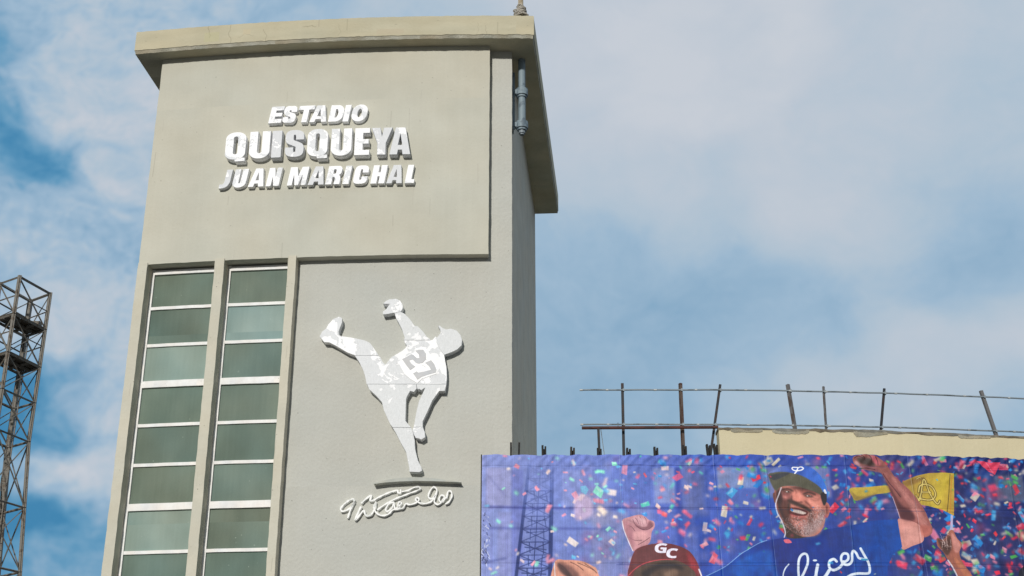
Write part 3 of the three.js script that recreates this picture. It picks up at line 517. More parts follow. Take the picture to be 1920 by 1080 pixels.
// ---------------------------------------------------------------- printed banner stretched over the steel frame
{
  const CW = 2048, CH = 720, KU = 1.716, KV = 1.741;
  const print = canvas(CW, CH, (g) => {
    const frame = (ox, oy, s) => g.setTransform(KU / s, 0, 0, KV / s, ox * KU, oy * KV);
    const rgb = (c, a = 1) => `rgba(${Math.round(c[0])},${Math.round(c[1])},${Math.round(c[2])},${a})`;
    const smooth = (p, closed) => {
      g.beginPath(); const n = p.length, at = (i) => closed ? p[(i + n) % n] : p[clamp(i, 0, n - 1)];
      g.moveTo(...p[0]);
      for (let i = 0; i < (closed ? n : n - 1); i++) { const a = at(i - 1), b = at(i), c = at(i + 1), d = at(i + 2); g.bezierCurveTo(b[0] + (c[0] - a[0]) / 6, b[1] + (c[1] - a[1]) / 6, c[0] - (d[0] - b[0]) / 6, c[1] - (d[1] - b[1]) / 6, c[0], c[1]); }
    };
    const pts = (s) => s.split(' ').map((q) => q.split(',').map(Number));
    const fill = (s, c, a = 1) => { smooth(pts(s), true); g.fillStyle = Array.isArray(c) ? rgb(c, a) : c; g.fill(); };
    const poly = (s, c, a = 1) => { g.beginPath(); pts(s).forEach((p, i) => i ? g.lineTo(...p) : g.moveTo(...p)); g.closePath(); g.fillStyle = Array.isArray(c) ? rgb(c, a) : c; g.fill(); };
    const line = (s, c, w, a = 1) => { smooth(pts(s), false); g.strokeStyle = rgb(c, a); g.lineWidth = w; g.lineCap = g.lineJoin = 'round'; g.stroke(); };
    const spot = (x, y, rx, ry, c, a = 1, t = 0) => { g.beginPath(); g.ellipse(x, y, rx, ry, t, 0, 7); g.fillStyle = rgb(c, a); g.fill(); };
    const blur = (px, f) => { g.filter = `blur(${px}px)`; f(); g.filter = 'none'; };
    // printed backdrop: navy at right, sunlit haze painted in as pale periwinkle at left
    frame(0, 0, 1);
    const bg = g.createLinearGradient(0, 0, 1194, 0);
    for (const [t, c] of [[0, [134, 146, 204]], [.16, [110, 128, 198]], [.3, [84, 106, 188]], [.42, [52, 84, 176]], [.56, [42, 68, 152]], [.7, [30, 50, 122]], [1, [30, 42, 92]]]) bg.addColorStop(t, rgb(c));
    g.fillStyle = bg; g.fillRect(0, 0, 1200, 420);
    blur(3, () => {
      for (const [x, y, w, h, c, a] of [[8, 26, 48, 78, [162, 158, 196], .55], [30, 110, 26, 120, [140, 142, 190], .5], [56, 30, 22, 300, [96, 104, 176], .5], [152, 30, 40, 70, [156, 160, 206], .35], [190, 20, 40, 380, [128, 130, 188], .4], [205, 110, 70, 130, [140, 140, 178], .5], [325, 26, 40, 68, [150, 160, 200], .6], [366, 26, 10, 260, [44, 66, 160], .7], [398, 24, 30, 280, [36, 70, 164], .7], [446, 24, 76, 42, [146, 158, 186], .65], [448, 68, 76, 36, [104, 116, 176], .45], [530, 24, 130, 60, [150, 150, 176], .5], [660, 22, 14, 80, [34, 52, 130], .6], [362, 106, 34, 90, [52, 76, 160], .5], [378, 150, 26, 90, [120, 128, 190], .4], [880, 32, 60, 120, [32, 40, 92], .5], [942, 34, 12, 80, [92, 98, 130], .55], [957, 34, 10, 76, [116, 124, 156], .5], [976, 33, 60, 52, [98, 106, 128], .75], [966, 32, 12, 330, [28, 38, 92], .6], [840, 130, 180, 100, [60, 62, 112], .35]]) { g.fillStyle = rgb(c, a); g.fillRect(x, y, w, h); }
      for (const [x0, y0, x1, y1, c, w, a] of [[12, 101, 260, 105, [54, 62, 140], 4, .7], [12, 141, 250, 141, [54, 62, 140], 3, .6], [225, 101, 540, 106, [36, 52, 140], 2.5, .6], [380, 22, 660, 22, [34, 56, 150], 3, .7], [10, 40, 45, 80, [96, 100, 160], 2, .5], [200, 150, 250, 185, [70, 72, 130], 3, .5], [160, 190, 230, 140, [78, 80, 150], 3, .4], [255, 206, 420, 208, [28, 40, 110], 2.5, .7], [515, 20, 530, 110, [40, 50, 140], 3, .7], [850, 115, 1030, 118, [22, 30, 78], 3, .7], [830, 32, 1030, 34, [24, 32, 84], 3, .7], [1, 205, 46, 196, [50, 58, 120], 3, .6], [20, 140, 18, 400, [86, 88, 150], 2, .5], [48, 150, 46, 400, [86, 88, 150], 2, .5]]) { g.strokeStyle = rgb(c, a); g.lineWidth = w; g.beginPath(); g.moveTo(x0, y0); g.lineTo(x1, y1); g.stroke(); }
    });
    blur(9, () => { for (let i = 0; i < 46; i++) { const u = rr(60, 1180), s = sstep(u, 150, 700); g.fillStyle = rgb(rnd() < .5 ? [lerp(96, 22, s), lerp(110, 34, s), lerp(180, 92, s)] : [lerp(160, 96, s), lerp(158, 92, s), lerp(190, 132, s)], .4); g.fillRect(u, rr(-20, 300), rr(8, 60), rr(20, 120)); } });
    // a lattice mast in the printed backdrop
    blur(.8, () => {
      const L = (y) => 92 - y * .12, Q = (y) => 134 - y * .03;
      for (const [x, w] of [[L, 4], [Q, 5]]) { const fade = g.createLinearGradient(0, 20, 0, 150); fade.addColorStop(0, rgb([50, 70, 140], .15)); fade.addColorStop(1, rgb([34, 52, 112], .9)); g.strokeStyle = fade; g.lineWidth = w * 1.5; g.beginPath(); g.moveTo(x(18), 18); g.lineTo(x(420), 420); g.stroke(); }
      for (let y = 22; y < 420; y += 24) { g.strokeStyle = rgb([34, 48, 104], clamp((y - 10) / 160, .12, .85)); g.lineWidth = rr(1.1, 2.2); g.beginPath(); g.moveTo(L(y), y); g.lineTo(Q(y + 24), y + 24); g.moveTo(L(y) + 8, y + rr(4, 16)); g.lineTo(Q(y) - 8, y + rr(4, 16)); g.moveTo(lerp(L(y), Q(y), .3), y); g.lineTo(lerp(L(y), Q(y), .3) + rr(-4, 4), y + 20); g.moveTo(lerp(L(y), Q(y), .75), y); g.lineTo(lerp(L(y), Q(y), .75) + rr(-5, 5), y + 22); g.moveTo(L(y), y); g.lineTo(Q(y + 24), y + 24); g.moveTo(Q(y), y); g.lineTo(L(y + 24), y + 24); g.moveTo(L(y), y); g.lineTo(Q(y), y); g.moveTo((L(y) + Q(y)) / 2, y); g.lineTo((L(y) + Q(y)) / 2 - 2, y + 24); g.stroke(); }
    });
    for (let i = 0; i < 40; i++) { const y = rr(105, 205), x = rr(4, 19) - (y - 105) * .06; g.strokeStyle = rgb(rnd() < .5 ? [40, 46, 84] : [214, 218, 236], .7); g.lineWidth = rr(.8, 2); g.beginPath(); g.moveTo(x, y); g.lineTo(x + rr(-5, 5), y + rr(2, 9)); g.stroke(); }
    for (let i = 0; i < 9; i++) { g.strokeStyle = rgb([206, 210, 238], .35); g.lineWidth = 1; g.beginPath(); g.moveTo(3 + rr(-2, 6), 112 + i * 10); g.lineTo(12 + rr(-4, 6), 122 + i * 9); g.stroke(); }
    // confetti, sparse and pale at left, dense and saturated at right
    const confetti = (n, lo, hi) => {
      for (const soft of [1, 2.2, 3.8]) {
        const layer = canvas(CW, CH, (q) => {
          for (let i = 0; i < n / 3; i++) {
            const u = Math.pow(rnd(), .6) * 1180, s = sstep(u, 120, 640), v = rr(2, 410), big = rnd() < .2;
            const pale = [[226, 146, 168], [92, 176, 224], [232, 214, 202], [132, 222, 190], [220, 130, 150], [226, 196, 190]], deep = [[214, 44, 74], [20, 112, 186], [204, 62, 96], [70, 160, 84], [196, 184, 164], [206, 52, 66], [30, 126, 196], [210, 118, 146], [60, 150, 200]];
            const mid = [[220, 100, 134], [226, 84, 92], [40, 136, 206], [214, 184, 182], [80, 190, 170], [212, 84, 116], [224, 150, 160]];
            const set = s < .25 ? pale : s < .66 ? mid : deep, c = set[Math.floor(rnd() * set.length)], w = rr(lo, hi) * (big ? 1.6 : rr(.6, 1.05)), h = w * rr(.34, .75);
            q.setTransform(KU, 0, 0, KV, u * KU, v * KV); q.rotate(rr(-1.3, 1.3)); q.fillStyle = rgb(c.map((v) => v * 1.06), rr(.72, 1));
            q.beginPath(); q.moveTo(-w, -h * rr(.3, 1)); q.lineTo(w * rr(.5, 1), -h); q.lineTo(w, h * rr(.3, 1)); q.lineTo(-w * rr(.5, 1), h); q.closePath(); q.fill();
            if (rnd() < .5) { q.fillStyle = rgb([255, 236, 240], .28); q.beginPath(); q.moveTo(-w, -h * .4); q.lineTo(w * .6, -h); q.lineTo(w * .2, 0); q.closePath(); q.fill(); }
          }
        });
        g.setTransform(1, 0, 0, 1, 0, 0); g.filter = `blur(${soft}px)`; g.drawImage(layer, 0, 0); g.filter = 'none';
      }
      frame(0, 0, 1);
    };
    blur(8, () => { for (let i = 0; i < 150; i++) { const u = rr(180, 1190), s = sstep(u, 180, 620), c = [[206, 70, 110], [30, 110, 200], [190, 150, 170], [90, 120, 210]][i % 4]; spot(u, rr(0, 300), rr(5, 16), rr(4, 12), c, lerp(.15, .34, s), rr(0, 3)); } });
    confetti(2500, 2.9, 7.2);
    blur(4, () => { frame(0, 0, 1); fill('178,80 205,84 206,116 176,124', [206, 176, 204], .7); });
    frame(0, 0, 1); poly('186,62 196,60 202,68 196,78 187,72', [112, 182, 214], .8);
    // first raised fist and the dark red cap below it
    frame(115, 108, 6);
    fill('890,110 980,70 1080,45 1140,60 1190,100 1245,120 1250,180 1215,240 1190,350 1100,420 1000,450 955,340 910,220', [196, 142, 150]);
    blur(2, () => { fill('1030,160 1080,190 1150,210 1210,190 1240,150 1200,110 1170,150 1150,180', [120, 76, 88], .8); fill('950,130 1050,70 1120,80 1160,160 1100,180 1040,140', [206, 160, 168], .9); line('1060,80 1090,130 1080,170', [150, 100, 112], 10, .7); line('1115,70 1140,120 1130,170', [150, 100, 112], 10, .7); line('960,110 1040,140 1080,200', [140, 88, 100], 10, .7); fill('1000,250 1160,240 1150,340 1040,380', [212, 158, 160], .8); });
    for (const q of ['1010,100 1030,150 1070,190 1140,212', '1040,82 1064,120 1070,150', '1090,66 1112,104 1120,150', '1136,66 1158,100 1164,140', '1080,196 1120,214 1180,206 1230,168', '930,160 990,180 1030,230', '960,300 1020,330 1100,330', '1060,380 1130,340 1190,300']) line(q, [88, 50, 66], 6, .75);
    blur(4, () => { fill('905,150 960,130 1000,220 1010,360 970,380', [176, 120, 132], .8); fill('1080,90 1130,80 1160,120 1130,150', [222, 178, 184], .9); });
    line('888,120 905,215 950,340 995,450', [228, 226, 240], 10, .9);
    fill('925,760 950,620 1005,470 1070,412 1200,374 1340,362 1480,385 1620,450 1700,560 1732,660 1760,780 1780,1300 900,1300', [112, 52, 58]);
    blur(5, () => { fill('1010,480 1100,415 1250,385 1300,560 1120,600 1000,700', [108, 64, 66], .8); fill('1600,470 1690,570 1730,690 1640,640', [160, 56, 66], .8); });
    fill('985,760 1080,620 1290,548 1480,556 1620,630 1690,760 1690,1300 985,1300', [92, 74, 66]);
    blur(4, () => { fill('1090,680 1300,580 1480,590 1560,660 1380,640 1240,660 1140,740', [54, 48, 52], .9); fill('1330,690 1460,650 1480,720 1380,760', [140, 112, 96], .8); });
    line('930,730 1010,650 1120,585 1290,545 1440,545', [206, 82, 92], 9, .8);
    line('1722,650 1745,720 1760,790', [228, 226, 236], 16, .9);
    g.save(); g.translate(1222, 462); g.rotate(.06); g.transform(1.5, 0, -.16, 1, 0, 0); g.font = 'bold 142px sans-serif'; g.lineWidth = 4; g.strokeStyle = g.fillStyle = rgb([226, 222, 240]); g.fillText('G', 0, 0); g.strokeText('G', 0, 0); g.fillText('C', 92, 50); g.strokeText('C', 92, 50); g.restore();
    // second fist at the lower left
    fill('125,575 250,548 420,560 540,610 595,665 610,900 110,900', [208, 146, 126]);
    blur(4, () => { fill('160,600 220,580 330,640 400,720 380,800 300,700', [112, 78, 76], .8); fill('330,570 480,590 580,660 560,720 440,640', [226, 166, 140], .8); });
    for (const q of ['170,590 240,640 300,740', '300,570 380,610 440,660', '380,580 480,620 560,660', '200,640 260,700 280,780', '460,590 540,640 590,690']) line(q, [96, 62, 60], 9, .7);
    blur(3, () => { fill('150,590 215,610 300,690 340,760 270,740 190,680', [72, 52, 56], .9); });
    line('122,580 130,800', [214, 222, 236], 10, .8);
    // yellow flag behind the arm
    frame(675, -12, 6);
    const fl = g.createLinearGradient(740, 300, 1340, 600); fl.addColorStop(0, rgb([150, 120, 58])); fl.addColorStop(.45, rgb([178, 152, 60])); fl.addColorStop(.7, rgb([190, 168, 60])); fl.addColorStop(1, rgb([176, 142, 60]));
    poly('730,385 900,312 1050,278 1200,266 1350,274 1322,500 1280,765 1150,700 1000,660 850,640', fl);
    fill('120,470 300,452 560,432 590,500 350,545 180,606 140,560', [182, 158, 66]);
    blur(2, () => { fill('130,500 220,560 420,520 350,560 180,604', [140, 116, 62], .8); fill('740,390 940,330 990,350 800,430', [132, 100, 52], .8); });
    line('1302,282 1260,500 1206,722', [92, 74, 34], 8); line('1320,300 1280,520 1240,735', [188, 132, 52], 16, .8);
    for (const [c, w] of [[[96, 78, 38], 30], [[206, 186, 108], 13]]) {
      line('905,500 930,430 1000,410 1070,440 1100,520 1060,580 990,590 900,575', c, w); line('890,600 930,520 985,350 1030,500 1075,600 1110,635 1138,600', c, w); line('935,500 1045,500', c, w * .8); line('955,340 935,332 900,350', c, w * .6); line('870,540 900,600 925,560', c, w * .7);
    }
    line('1255,770 1225,940', [172, 164, 198], 28);
    // the raised arm
    fill('190,100 280,76 400,76 480,96 540,150 600,240 640,310 700,375 780,450 850,540 930,670 980,800 1012,900 1000,965 950,1000 890,1010 860,960 780,840 660,800 640,700 600,560 560,420 505,300 440,270 300,250 280,230 200,180', [150, 92, 88]);
    fill('625,830 700,812 800,838 880,890 905,1000 880,1064 760,1110 655,1150 630,1080', [200, 138, 130]);
    blur(3, () => { fill('510,310 560,400 640,560 700,660 800,720 830,800 780,830 670,800 640,690 600,550', [84, 46, 54], .9); fill('600,300 700,420 800,560 900,720 960,860 900,900 800,700 680,480', [186, 124, 118], .85); fill('240,110 380,120 440,190 380,210 260,170', [70, 56, 54], .95); fill('400,90 470,110 500,190 440,180', [180, 90, 104], .9); fill('280,220 440,230 480,280 340,260', [134, 82, 92], .9); fill('200,150 240,160 280,230 240,210', [206, 160, 170], .9); fill('690,900 860,920 860,1040 700,1090', [212, 152, 144], .7); fill('880,880 1000,900 960,990 890,990', [188, 108, 96], .8); });
    for (let i = 0; i < 130; i++) { const t = rnd(), x = lerp(520, 960, t) + rr(-40, 90), y = lerp(230, 900, t) + rr(-60, 40); line(`${x},${y} ${x + rr(4, 16)},${y + rr(8, 26)}`, rnd() < .6 ? [84, 44, 54] : [216, 160, 166], rr(2, 4), .35); }
    for (const q of ['200,110 250,90 300,110', '290,80 320,110 330,150', '380,80 400,120 400,170', '450,96 470,140 470,190', '250,240 330,235 430,250', '520,300 580,400 640,480 690,560']) line(q, [58, 30, 38], 9, .75); line('520,290 600,420 700,540', [126, 70, 84], 8, .6); line('600,560 640,720 655,800', [216, 196, 214], 7, .8);
    // blue shirt
    frame(325, -12, 4.5);
    const sh = g.createLinearGradient(600, 0, 2050, 0); sh.addColorStop(0, rgb([6, 70, 164])); sh.addColorStop(.35, rgb([16, 46, 130])); sh.addColorStop(.6, rgb([8, 54, 138])); sh.addColorStop(1, rgb([0, 76, 160]));
    poly('300,1130 400,1085 560,1010 700,905 850,815 970,782 1090,766 1200,768 1330,748 1430,696 1540,680 1640,664 1830,622 2045,608 2058,840 1970,905 1920,1000 1900,1090 1890,1750 300,1750', sh);
    blur(5, () => { fill('960,800 1150,780 1240,860 1180,1000 980,990', [40, 50, 126], .5); fill('1440,730 1620,700 1650,860 1480,900', [44, 54, 124], .5); fill('560,1050 800,900 960,880 900,1080', [16, 90, 176], .6); for (let i = 0; i < 26; i++) { const x = 1640 + i * 15; line(`${x},${640 + rr(0, 20)} ${x - 10 + rr(-10, 10)},${760 + rr(0, 90)} ${x - 20 + rr(-16, 16)},${900 + rr(0, 60)}`, i % 2 ? [20, 96, 186] : [18, 56, 134], 7, .5); } });
    blur(7, () => { for (let i = 0; i < 34; i++) { const x = rr(620, 1900), y = rr(820, 1080); line(`${x},${y} ${x + rr(-60, 60)},${y + rr(50, 130)} ${x + rr(-90, 90)},${y + rr(130, 240)}`, rnd() < .5 ? [14, 30, 96] : [36, 110, 200], rr(8, 26), .45); } });
    line('400,1085 560,1008 700,903 760,868 860,812 930,786', [158, 192, 232], 6, .7); fill('1070,785 1110,780 1135,808 1085,812', [206, 96, 116]);
    // the smiling man
    frame(515, -2, 6.356);
    fill('330,840 420,820 600,960 560,1016 340,1014', [62, 50, 46]);
    fill('812,620 850,600 882,640 876,720 840,782 812,740', [184, 108, 98]); blur(2, () => fill('830,650 858,640 854,720 832,740', [118, 62, 58], .8));
    fill('240,440 300,412 450,400 700,440 800,520 832,640 826,760 792,880 730,962 640,1004 520,1004 400,940 320,850 270,740 238,620', [184, 116, 104]);
    blur(5, () => {
      fill('250,470 330,440 420,520 400,620 420,720 400,800 440,900 340,850 280,740', [92, 58, 54], .95); fill('620,560 720,520 790,600 760,700 680,680', [222, 142, 128], .9); fill('470,470 560,480 590,580 540,610 460,580', [222, 138, 122], .9); fill('300,480 420,500 400,560 300,550', [176, 108, 106], .8);
      fill('430,800 560,790 620,840 560,900 440,880', [190, 124, 116], .8); fill('450,420 560,430 780,480 740,510 560,480', [150, 84, 76], .9); fill('700,930 760,900 740,970 640,1000', [196, 104, 84], .8);
    });
    blur(2, () => { line('330,448 400,440 455,462', [66, 46, 44], 22); line('585,500 650,480 720,508', [70, 48, 46], 20); spot(398, 474, 46, 15, [96, 70, 66], 1, .12); spot(642, 524, 58, 18, [100, 70, 64], 1, .14); line('590,580 640,630 665,680', [108, 60, 58], 12, .8); line('440,520 430,570', [70, 46, 46], 12, .8); });
    spot(392, 472, 18, 7, [196, 186, 182]); spot(402, 472, 8, 8, [50, 40, 40]); spot(640, 522, 24, 8, [196, 186, 184]); spot(646, 522, 10, 9, [56, 46, 46]);
    blur(2.5, () => { line('405,585 470,612 540,640 600,672 645,700', [70, 52, 48], 46); line('400,620 390,680 400,730', [64, 50, 46], 26); });
    fill('400,672 500,668 612,706 592,756 500,760 400,740', [92, 44, 44]); blur(1, () => poly('404,690 450,683 512,690 598,722 590,735 556,743 500,733 442,716 416,704', [196, 182, 176]));
    for (let i = 1; i < 7; i++) line(`${408 + i * 27},${682 + i * 4} ${404 + i * 27},${722 + i * 5}`, [140, 122, 116], 3, .7);
    blur(2, () => { line('412,746 500,776 572,766', [184, 96, 96], 17); line('430,798 500,806 548,788', [70, 46, 42], 13, .8); });
    blur(6, () => { fill('560,870 660,830 740,760 800,680 826,740 780,880 720,955 640,1000 540,990', [158, 134, 136], .85); fill('330,840 400,860 480,930 540,990 460,990 380,930', [70, 56, 54], .9); fill('640,700 680,740 660,820 610,860 620,780', [84, 62, 60], .8); });
    blur(2, () => { for (const q of ['480,412 560,424 660,440', '470,436 500,470 490,500', '575,440 560,470 566,510', '660,560 720,580 770,570', '690,545 750,560 790,540', '600,600 660,650 690,720', '330,500 390,505 450,490', '300,560 350,590 400,590', '560,790 610,800 640,770']) line(q, [96, 52, 50], 9, .6); for (const q of ['500,450 530,500 540,560', '640,590 700,610 750,640', '330,530 380,545', '690,620 740,650', '470,850 530,850']) line(q, [228, 156, 140], 13, .55); line('430,560 450,590 500,604 560,596', [62, 40, 40], 13, .85); });
    blur(3, () => { fill('262,480 310,470 330,560 300,640 330,740 350,830 300,770 262,640', [60, 44, 46], .85); fill('420,425 560,415 700,440 790,490 700,470 560,446', [64, 44, 42], .85); });
    for (let i = 0; i < 900; i++) { const a = rr(0, 1), b = rr(-1, 1), x = lerp(500, 800, a) + b * 60, y = lerp(960, 690, a) + b * 62; if (x > 822 || y > 990 || (x < 600 && y < 800)) continue; const w = rnd(); line(`${x},${y} ${x + rr(-9, 9)},${y + rr(6, 16)}`, w < .5 ? [214, 200, 204] : w < .85 ? [74, 58, 58] : [150, 106, 104], rr(1.6, 3.4), .75); }
    for (let i = 0; i < 260; i++) { const x = rr(300, 520), y = rr(760, 960); if (y - 700 < (x - 300) * .3) continue; line(`${x},${y} ${x + rr(-7, 7)},${y + rr(6, 14)}`, rnd() < .3 ? [190, 180, 186] : [52, 42, 40], rr(2, 4), .8); }
    line('322,424 285,510 240,620 254,730 300,826 330,950 312,1014', [208, 206, 218], 14, .85); fill('215,500 240,490 240,600 222,590', [110, 70, 68]);
    const cp = g.createLinearGradient(250, 150, 850, 480); cp.addColorStop(0, rgb([112, 128, 188])); cp.addColorStop(.3, rgb([56, 86, 174])); cp.addColorStop(1, rgb([52, 112, 206]));
    fill('190,262 280,192 400,146 560,138 690,172 780,245 842,350 872,480 862,560 822,566 780,480 560,330', cp);
    blur(1.2, () => { fill('180,272 250,236 400,232 560,268 700,350 800,440 832,565 780,510 660,452 480,402 330,412 245,456', [88, 86, 72]); fill('190,280 300,250 440,240 360,290 240,330', [58, 60, 72], .9); });
    blur(1, () => fill('790,500 850,480 856,570 820,640 796,590', [48, 42, 48]));
    line('540,165 490,166 472,186 500,208 570,208 608,186 580,164 545,176 526,214 500,246', [232, 232, 240], 15); fill('826,456 846,444 862,492 838,494', [220, 224, 236]);
    // script across the shirt
    frame(535, 148, 7.385); const ink = [206, 216, 230];
    line('245,440 190,500 156,590 160,700 210,760', ink, 17); line('372,720 368,520 392,370 450,300 506,312 506,420 450,540 396,640 420,720 520,700 590,600', ink, 33); line('640,446 604,590 640,650 720,610 790,520', ink, 42); spot(608, 385, 30, 14, ink);
    line('902,398 866,368 806,400 796,480 850,516 940,476 1000,400', ink, 36); line('985,420 1060,372 1062,300 1000,296 966,360 990,430 1060,440 1112,390 1124,290 1150,256 1184,290 1212,352 1290,372', ink, 34); line('1248,226 1296,330 1336,420 1344,520 1310,560 1180,560 1080,580 980,640', ink, 34);
    line('1250,372 1320,376', [36, 128, 178], 26, .9);
    // hand with the flag stick, lower right
    frame(835, -12, 4.5);
    fill('186,700 215,698 240,762 276,812 246,880 262,960 340,1090 420,1300 300,1300 205,1090 140,950 108,880 64,826 70,764 120,776 170,722', [160, 98, 84]);
    blur(2, () => { fill('70,770 130,790 180,740 190,820 150,900 110,880', [84, 58, 54], .9); fill('200,720 260,810 236,880 200,860', [208, 144, 138], .8); fill('215,930 330,1090 280,1090 200,960', [186, 116, 88], .8); });
    for (let i = 0; i < 30; i++) line(`${rr(90, 185)},${rr(720, 860)} ${rr(90, 185)},${rr(720, 860)}`, rnd() < .5 ? [60, 40, 40] : [214, 190, 186], 4, .6);
    line('140,948 175,1010 210,1100', [206, 206, 220], 12, .9);
    poly('505,92 722,96 655,208 590,170', [216, 66, 100]); line('590,100 640,190', [232, 150, 170], 8, .5);
    fill('735,1060 780,990 830,960 900,1000 920,1300 720,1300', [34, 36, 56]);
    // loose confetti in front
    frame(0, 0, 1); confetti(120, 1.6, 3.6);
    // fine weave and print banding
    frame(0, 0, 1);
    for (let i = 0; i < 900; i++) { const x = rnd() * 1194, y = rnd() * 400, l = rr(10, 70); g.fillStyle = rgb(rnd() < .5 ? [20, 26, 60] : [220, 222, 240], rr(.02, .09)); g.fillRect(x, y, rr(.5, 1.2), l); }
    for (const [x0, x1] of [[262, 263], [440, 446], [538, 545], [690, 690], [812, 824]]) { g.strokeStyle = rgb([214, 216, 236], .28); g.lineWidth = 1.1; g.beginPath(); g.moveTo(x0, 0); g.lineTo(x1, 228); g.lineTo(x1, 420); g.stroke(); }
    for (const y of [22, 106, 210, 318]) { g.strokeStyle = rgb([18, 26, 84], .3); g.lineWidth = 1.2; g.beginPath(); g.moveTo(250, y - 2); g.lineTo(1194, y + 5); g.stroke(); }
    g.setTransform(1, 0, 0, 1, 0, 0);
    // ink mottle, weave and the press's contrast
    const im = g.getImageData(0, 0, CW, CH), d = im.data, mo = field(CW, 4, (X, Y) => fbm(X * 90, Y * 90, 3, 3) * .2 + fbm(X * 16, Y * 16, 7, 3) * .14), col = new Float32Array(CW);
    for (let x = 0; x < CW; x++) col[x] = (rnd() - .5) * .09;
    for (let y = 0; y < CH; y++) for (let x = 0; x < CW; x++) {
      const o = (y * CW + x) * 4, k = 1 + mo(x, y) + col[x] * (1.2 - x / CW) + (rnd() - .5) * .12, l = (d[o] + d[o + 1] + d[o + 2]) / 3;
      for (let c = 0; c < 3; c++) d[o + c] = clamp(((l + (d[o + c] - l) * .94) * k - 112) * 1.12 + 108, 0, 255);
    }
    g.putImageData(im, 0, 0);
  });
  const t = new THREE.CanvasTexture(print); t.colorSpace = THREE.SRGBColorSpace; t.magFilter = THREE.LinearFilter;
  const folds = canvas(1024, 360, (g, w, h) => {
    g.fillStyle = '#808080'; g.fillRect(0, 0, w, h);
    const k = w / 1194;
    for (const x of [262, 442, 541, 690, 816, 1010]) { g.fillStyle = 'rgba(220,220,220,.8)'; g.fillRect(x * k - 1, 0, 2, h); }
    for (const y of [22, 104, 208, 316]) { g.fillStyle = 'rgba(60,60,60,.7)'; g.fillRect(0, y * k, w, 2); }
    g.filter = 'blur(2px)';
    for (let i = 0; i < 44; i++) { const x = rr(0, 1194) * k, y = rr(-10, 8), l = rr(20, 60); g.strokeStyle = `rgba(${rnd() < .5 ? '215,215,215' : '50,50,50'},.5)`; g.lineWidth = rr(2, 5); g.beginPath(); g.moveTo(x, y); g.lineTo(x - l, y + l * rr(.4, .8)); g.stroke(); }
    g.filter = 'none';
  });
  const bt = new THREE.CanvasTexture(folds); bt.magFilter = THREE.LinearFilter;
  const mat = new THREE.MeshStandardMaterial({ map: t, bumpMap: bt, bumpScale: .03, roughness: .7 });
  const X0 = -.477, WID = 10, TOP = 7.708, HIG = 3.515, nx = 330, ny = 110, z0 = (x) => -21 - (x > 5.2 ? ((x - 5.2) / 3.07) ** 2 * .24 : 0);
  const pos = [], uv = [], idx = [];
  for (const back of [0, 1]) for (let j = 0; j <= ny; j++) for (let i = 0; i <= nx; i++) {
    const a = i / nx, b = j / ny, x = X0 + a * WID, top = sstep(b, 0, .12), v = b * HIG;
    const sag = -.02 * (1 - Math.abs(Math.sin(x * Math.PI / .455 + .2))) * (1 - top) + .006 * pn.noise(x * 2, 0, 1);
    const diag = (x > .35 && x < 1.2) || (x > 1.7 && x < 3.2) || x > 5.6 ? 1 : .35;
    const dz = .036 * diag * Math.exp(-v / .22) * Math.sin((x + v * .9) * 38 + 3 * pn.noise(x * 2, v * 2, 0)) * (.4 + .6 * pn.noise(x * 1.4, 0, 6)) + .03 * pn.noise(x * .8, v * 1.1, 3) + .008 * pn.noise(x * 4, v * 3, 8) + (b > .005 ? 0 : -.01);
    pos.push(x, TOP - v + sag, z0(x) + dz - back * .004); uv.push(a, 1 - b);
  }
  const N = (nx + 1) * (ny + 1);
  for (let j = 0; j < ny; j++) for (let i = 0; i < nx; i++) { const a = j * (nx + 1) + i, b = a + 1, c = a + nx + 1, d = c + 1; idx.push(a, c, b, b, c, d, N + a, N + b, N + c, N + b, N + d, N + c); }
  for (let i = 0; i < nx; i++) { const a = i, b = i + 1; idx.push(a, b, N + a, b, N + b, N + a); }
  for (let j = 0; j < ny; j++) { const a = j * (nx + 1), b = a + nx + 1; idx.push(a, N + a, b, b, N + a, N + b); }
  const geo = new THREE.BufferGeometry(); geo.setAttribute('position', new THREE.Float32BufferAttribute(pos, 3)); geo.setAttribute('uv', new THREE.Float32BufferAttribute(uv, 2)); geo.setIndex(idx); geo.computeVertexNormals();
  const b = thing('printed_banner', 'large printed banner of cheering fans, yellow flag and confetti at lower right', 'banner', [4.5, TOP, -21]);
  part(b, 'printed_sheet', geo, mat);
  // the steel frame that it is stretched over
  for (const x of [-.3, 2.1, 4.5, 6.9, 9.2]) part(b, 'frame_post', metricUV(bar([x, 0, -21.5], [x, 7.5, -21.5], .12, .12)), M.stub);
  for (const h of [7.4, 5.2, 4.3]) part(b, 'frame_beam', metricUV(bar([-.35, h, -21.42], [9.3, h, -21.5], .08, .06)), M.stub);
  for (let i = 0; i < 2; i++) part(b, 'edge_rope', metricUV(rod([X0 - .012, TOP - HIG * i / 2, -21.02], [X0 - .012, TOP - HIG * (i + 1) / 2, -21.02], .009, 8)), M.stub);
}
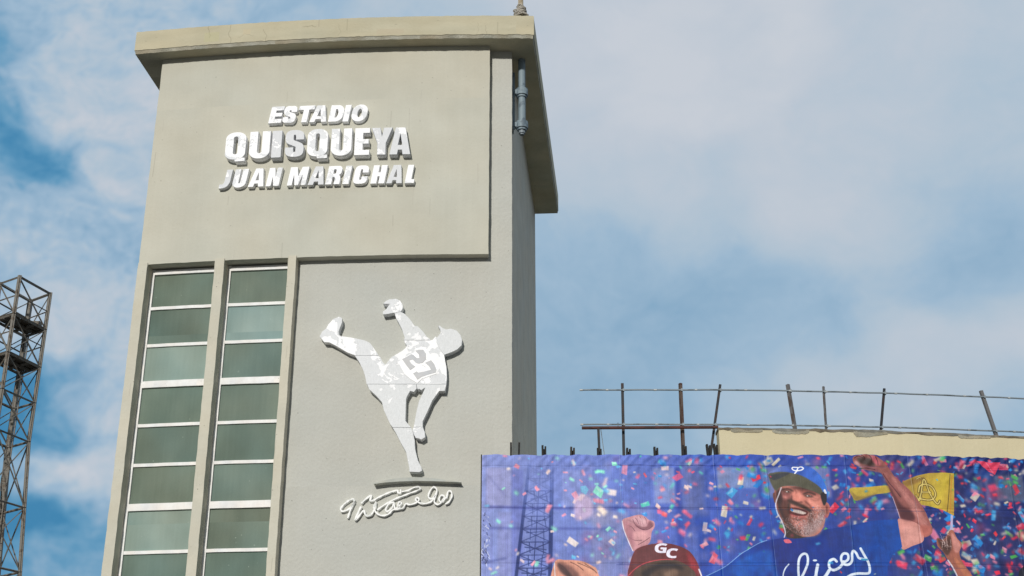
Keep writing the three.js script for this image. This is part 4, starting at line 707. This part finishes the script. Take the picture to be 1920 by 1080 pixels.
// ---------------------------------------------------------------- floodlight tower far left
{
  const t = thing('floodlight_tower', 'tall rusty lattice floodlight tower with two grated platforms at the left edge', 'lattice tower', [-26, 0, -66.7]);
  const legs = [[-25.77, -65.08, -.15, .4], [-24.89, -67.37, .5, 0], [-26.3, -68.4, .3, -.3], [-27.12, -65.99, -.5, 0]];   // near, right, back, left; last two: flare at the foot
  const flare = (h) => h > 21.8 ? 0 : (21.8 - h) / 6.6;
  const P = (i, h) => { const [x, z, a, b] = legs[i % 4]; return [x + a * flare(h), h, z + b * flare(h)]; };
  const rings = [30.13, 28.05, 25.92, 23.95, 21.85, 18.4, 15.15, 11.6, 8, 4.2, .3];
  legs.forEach((_, i) => {
    const m = M.towerSteel, seg = [];
    for (let k = 0; k + 1 < rings.length; k++) { const w = .2; seg.push(bar(P(i, rings[k] + (k ? .02 : .08)), P(i, rings[k + 1] - .02), w, i === 2 ? .3 : .07), bar(P(i, rings[k] + (k ? .02 : .07)), P(i, rings[k + 1] - .02), .065, w * .9)); }
    seg.push(bar(P(i, rings[10]), P(i, 0), .3, .3));
    part(t, 'leg', metricUV(merge(seg)), m);
  });
  const n = rings.length;
  for (let k = 0; k < n; k++) for (let i = 0; i < 4; i++) part(t, 'ring_beam', metricUV(bar(P(i, rings[k]), P(i + 1, rings[k]), .1, k < 3 ? .12 : .09)), M.towerSteel);
  for (let k = 0; k + 1 < n; k++) for (let i = 0; i < 4; i++) {
    const m = M.towerSteel;
    part(t, 'brace', metricUV(bar(P(i, rings[k] - .05), P(i + 1, rings[k + 1] + .05), .085, .05)), m);
    if (k) part(t, 'brace', metricUV(bar(P(i + 1, rings[k] - .05), P(i, rings[k + 1] + .05), .075, .05)), M.towerSteel);
  }
  for (const h of [29.1, 27.1]) for (let i = 0; i < 4; i++) part(t, 'guard_rail', metricUV(bar(P(i, h), P(i + 1, h), .07, .05)), M.towerSteel);
  for (const h of [28.08, 25.95]) {
    const a = P(0, h), b = P(1, h), c = P(3, h), bars = [], mid = (s, q) => [a[0] + (b[0] - a[0]) * s + (c[0] - a[0]) * q, h + .06, a[2] + (b[2] - a[2]) * s + (c[2] - a[2]) * q];
    for (let i = 0; i <= 44; i++) if (pn.noise(i * .9, h, 0) < .42) bars.push(bar(mid(i / 44, .02), mid(i / 44, .98), .03, .035));
    for (let i = 0; i <= 26; i++) if (pn.noise(i * .9, h, 5) < .42) bars.push(bar(mid(.02, i / 26), mid(.98, i / 26), .022, .03));
    part(t, 'platform_grating', metricUV(merge(bars)), M.grating);
    for (const s of [.33, .66]) part(t, 'platform_joist', metricUV(bar(mid(s, 0), mid(s, 1), .1, .14).translate(0, -.1, 0)), M.towerSteel);
    part(t, 'platform_joist', metricUV(bar(mid(0, .5), mid(1, .5), .1, .14).translate(0, -.12, 0)), M.towerSteel);
  }
  part(t, 'junction_box', metricUV(new THREE.BoxGeometry(.5, .45, .4).translate(-25.5, 28.35, -67.6)), M.towerSteel);
  part(t, 'ladder', metricUV(merge([bar([-26.2, 0, -67.9], [-26.2, 27.9, -67.9], .05, .05), bar([-25.85, 0, -67.75], [-25.85, 27.9, -67.75], .05, .05), ...Array.from({ length: 80 }, (_, i) => bar([-26.2, .4 + i * .34, -67.9], [-25.85, .4 + i * .34, -67.75], .025, .025))])), M.towerSteel);
}
renderer.render(scene, camera);
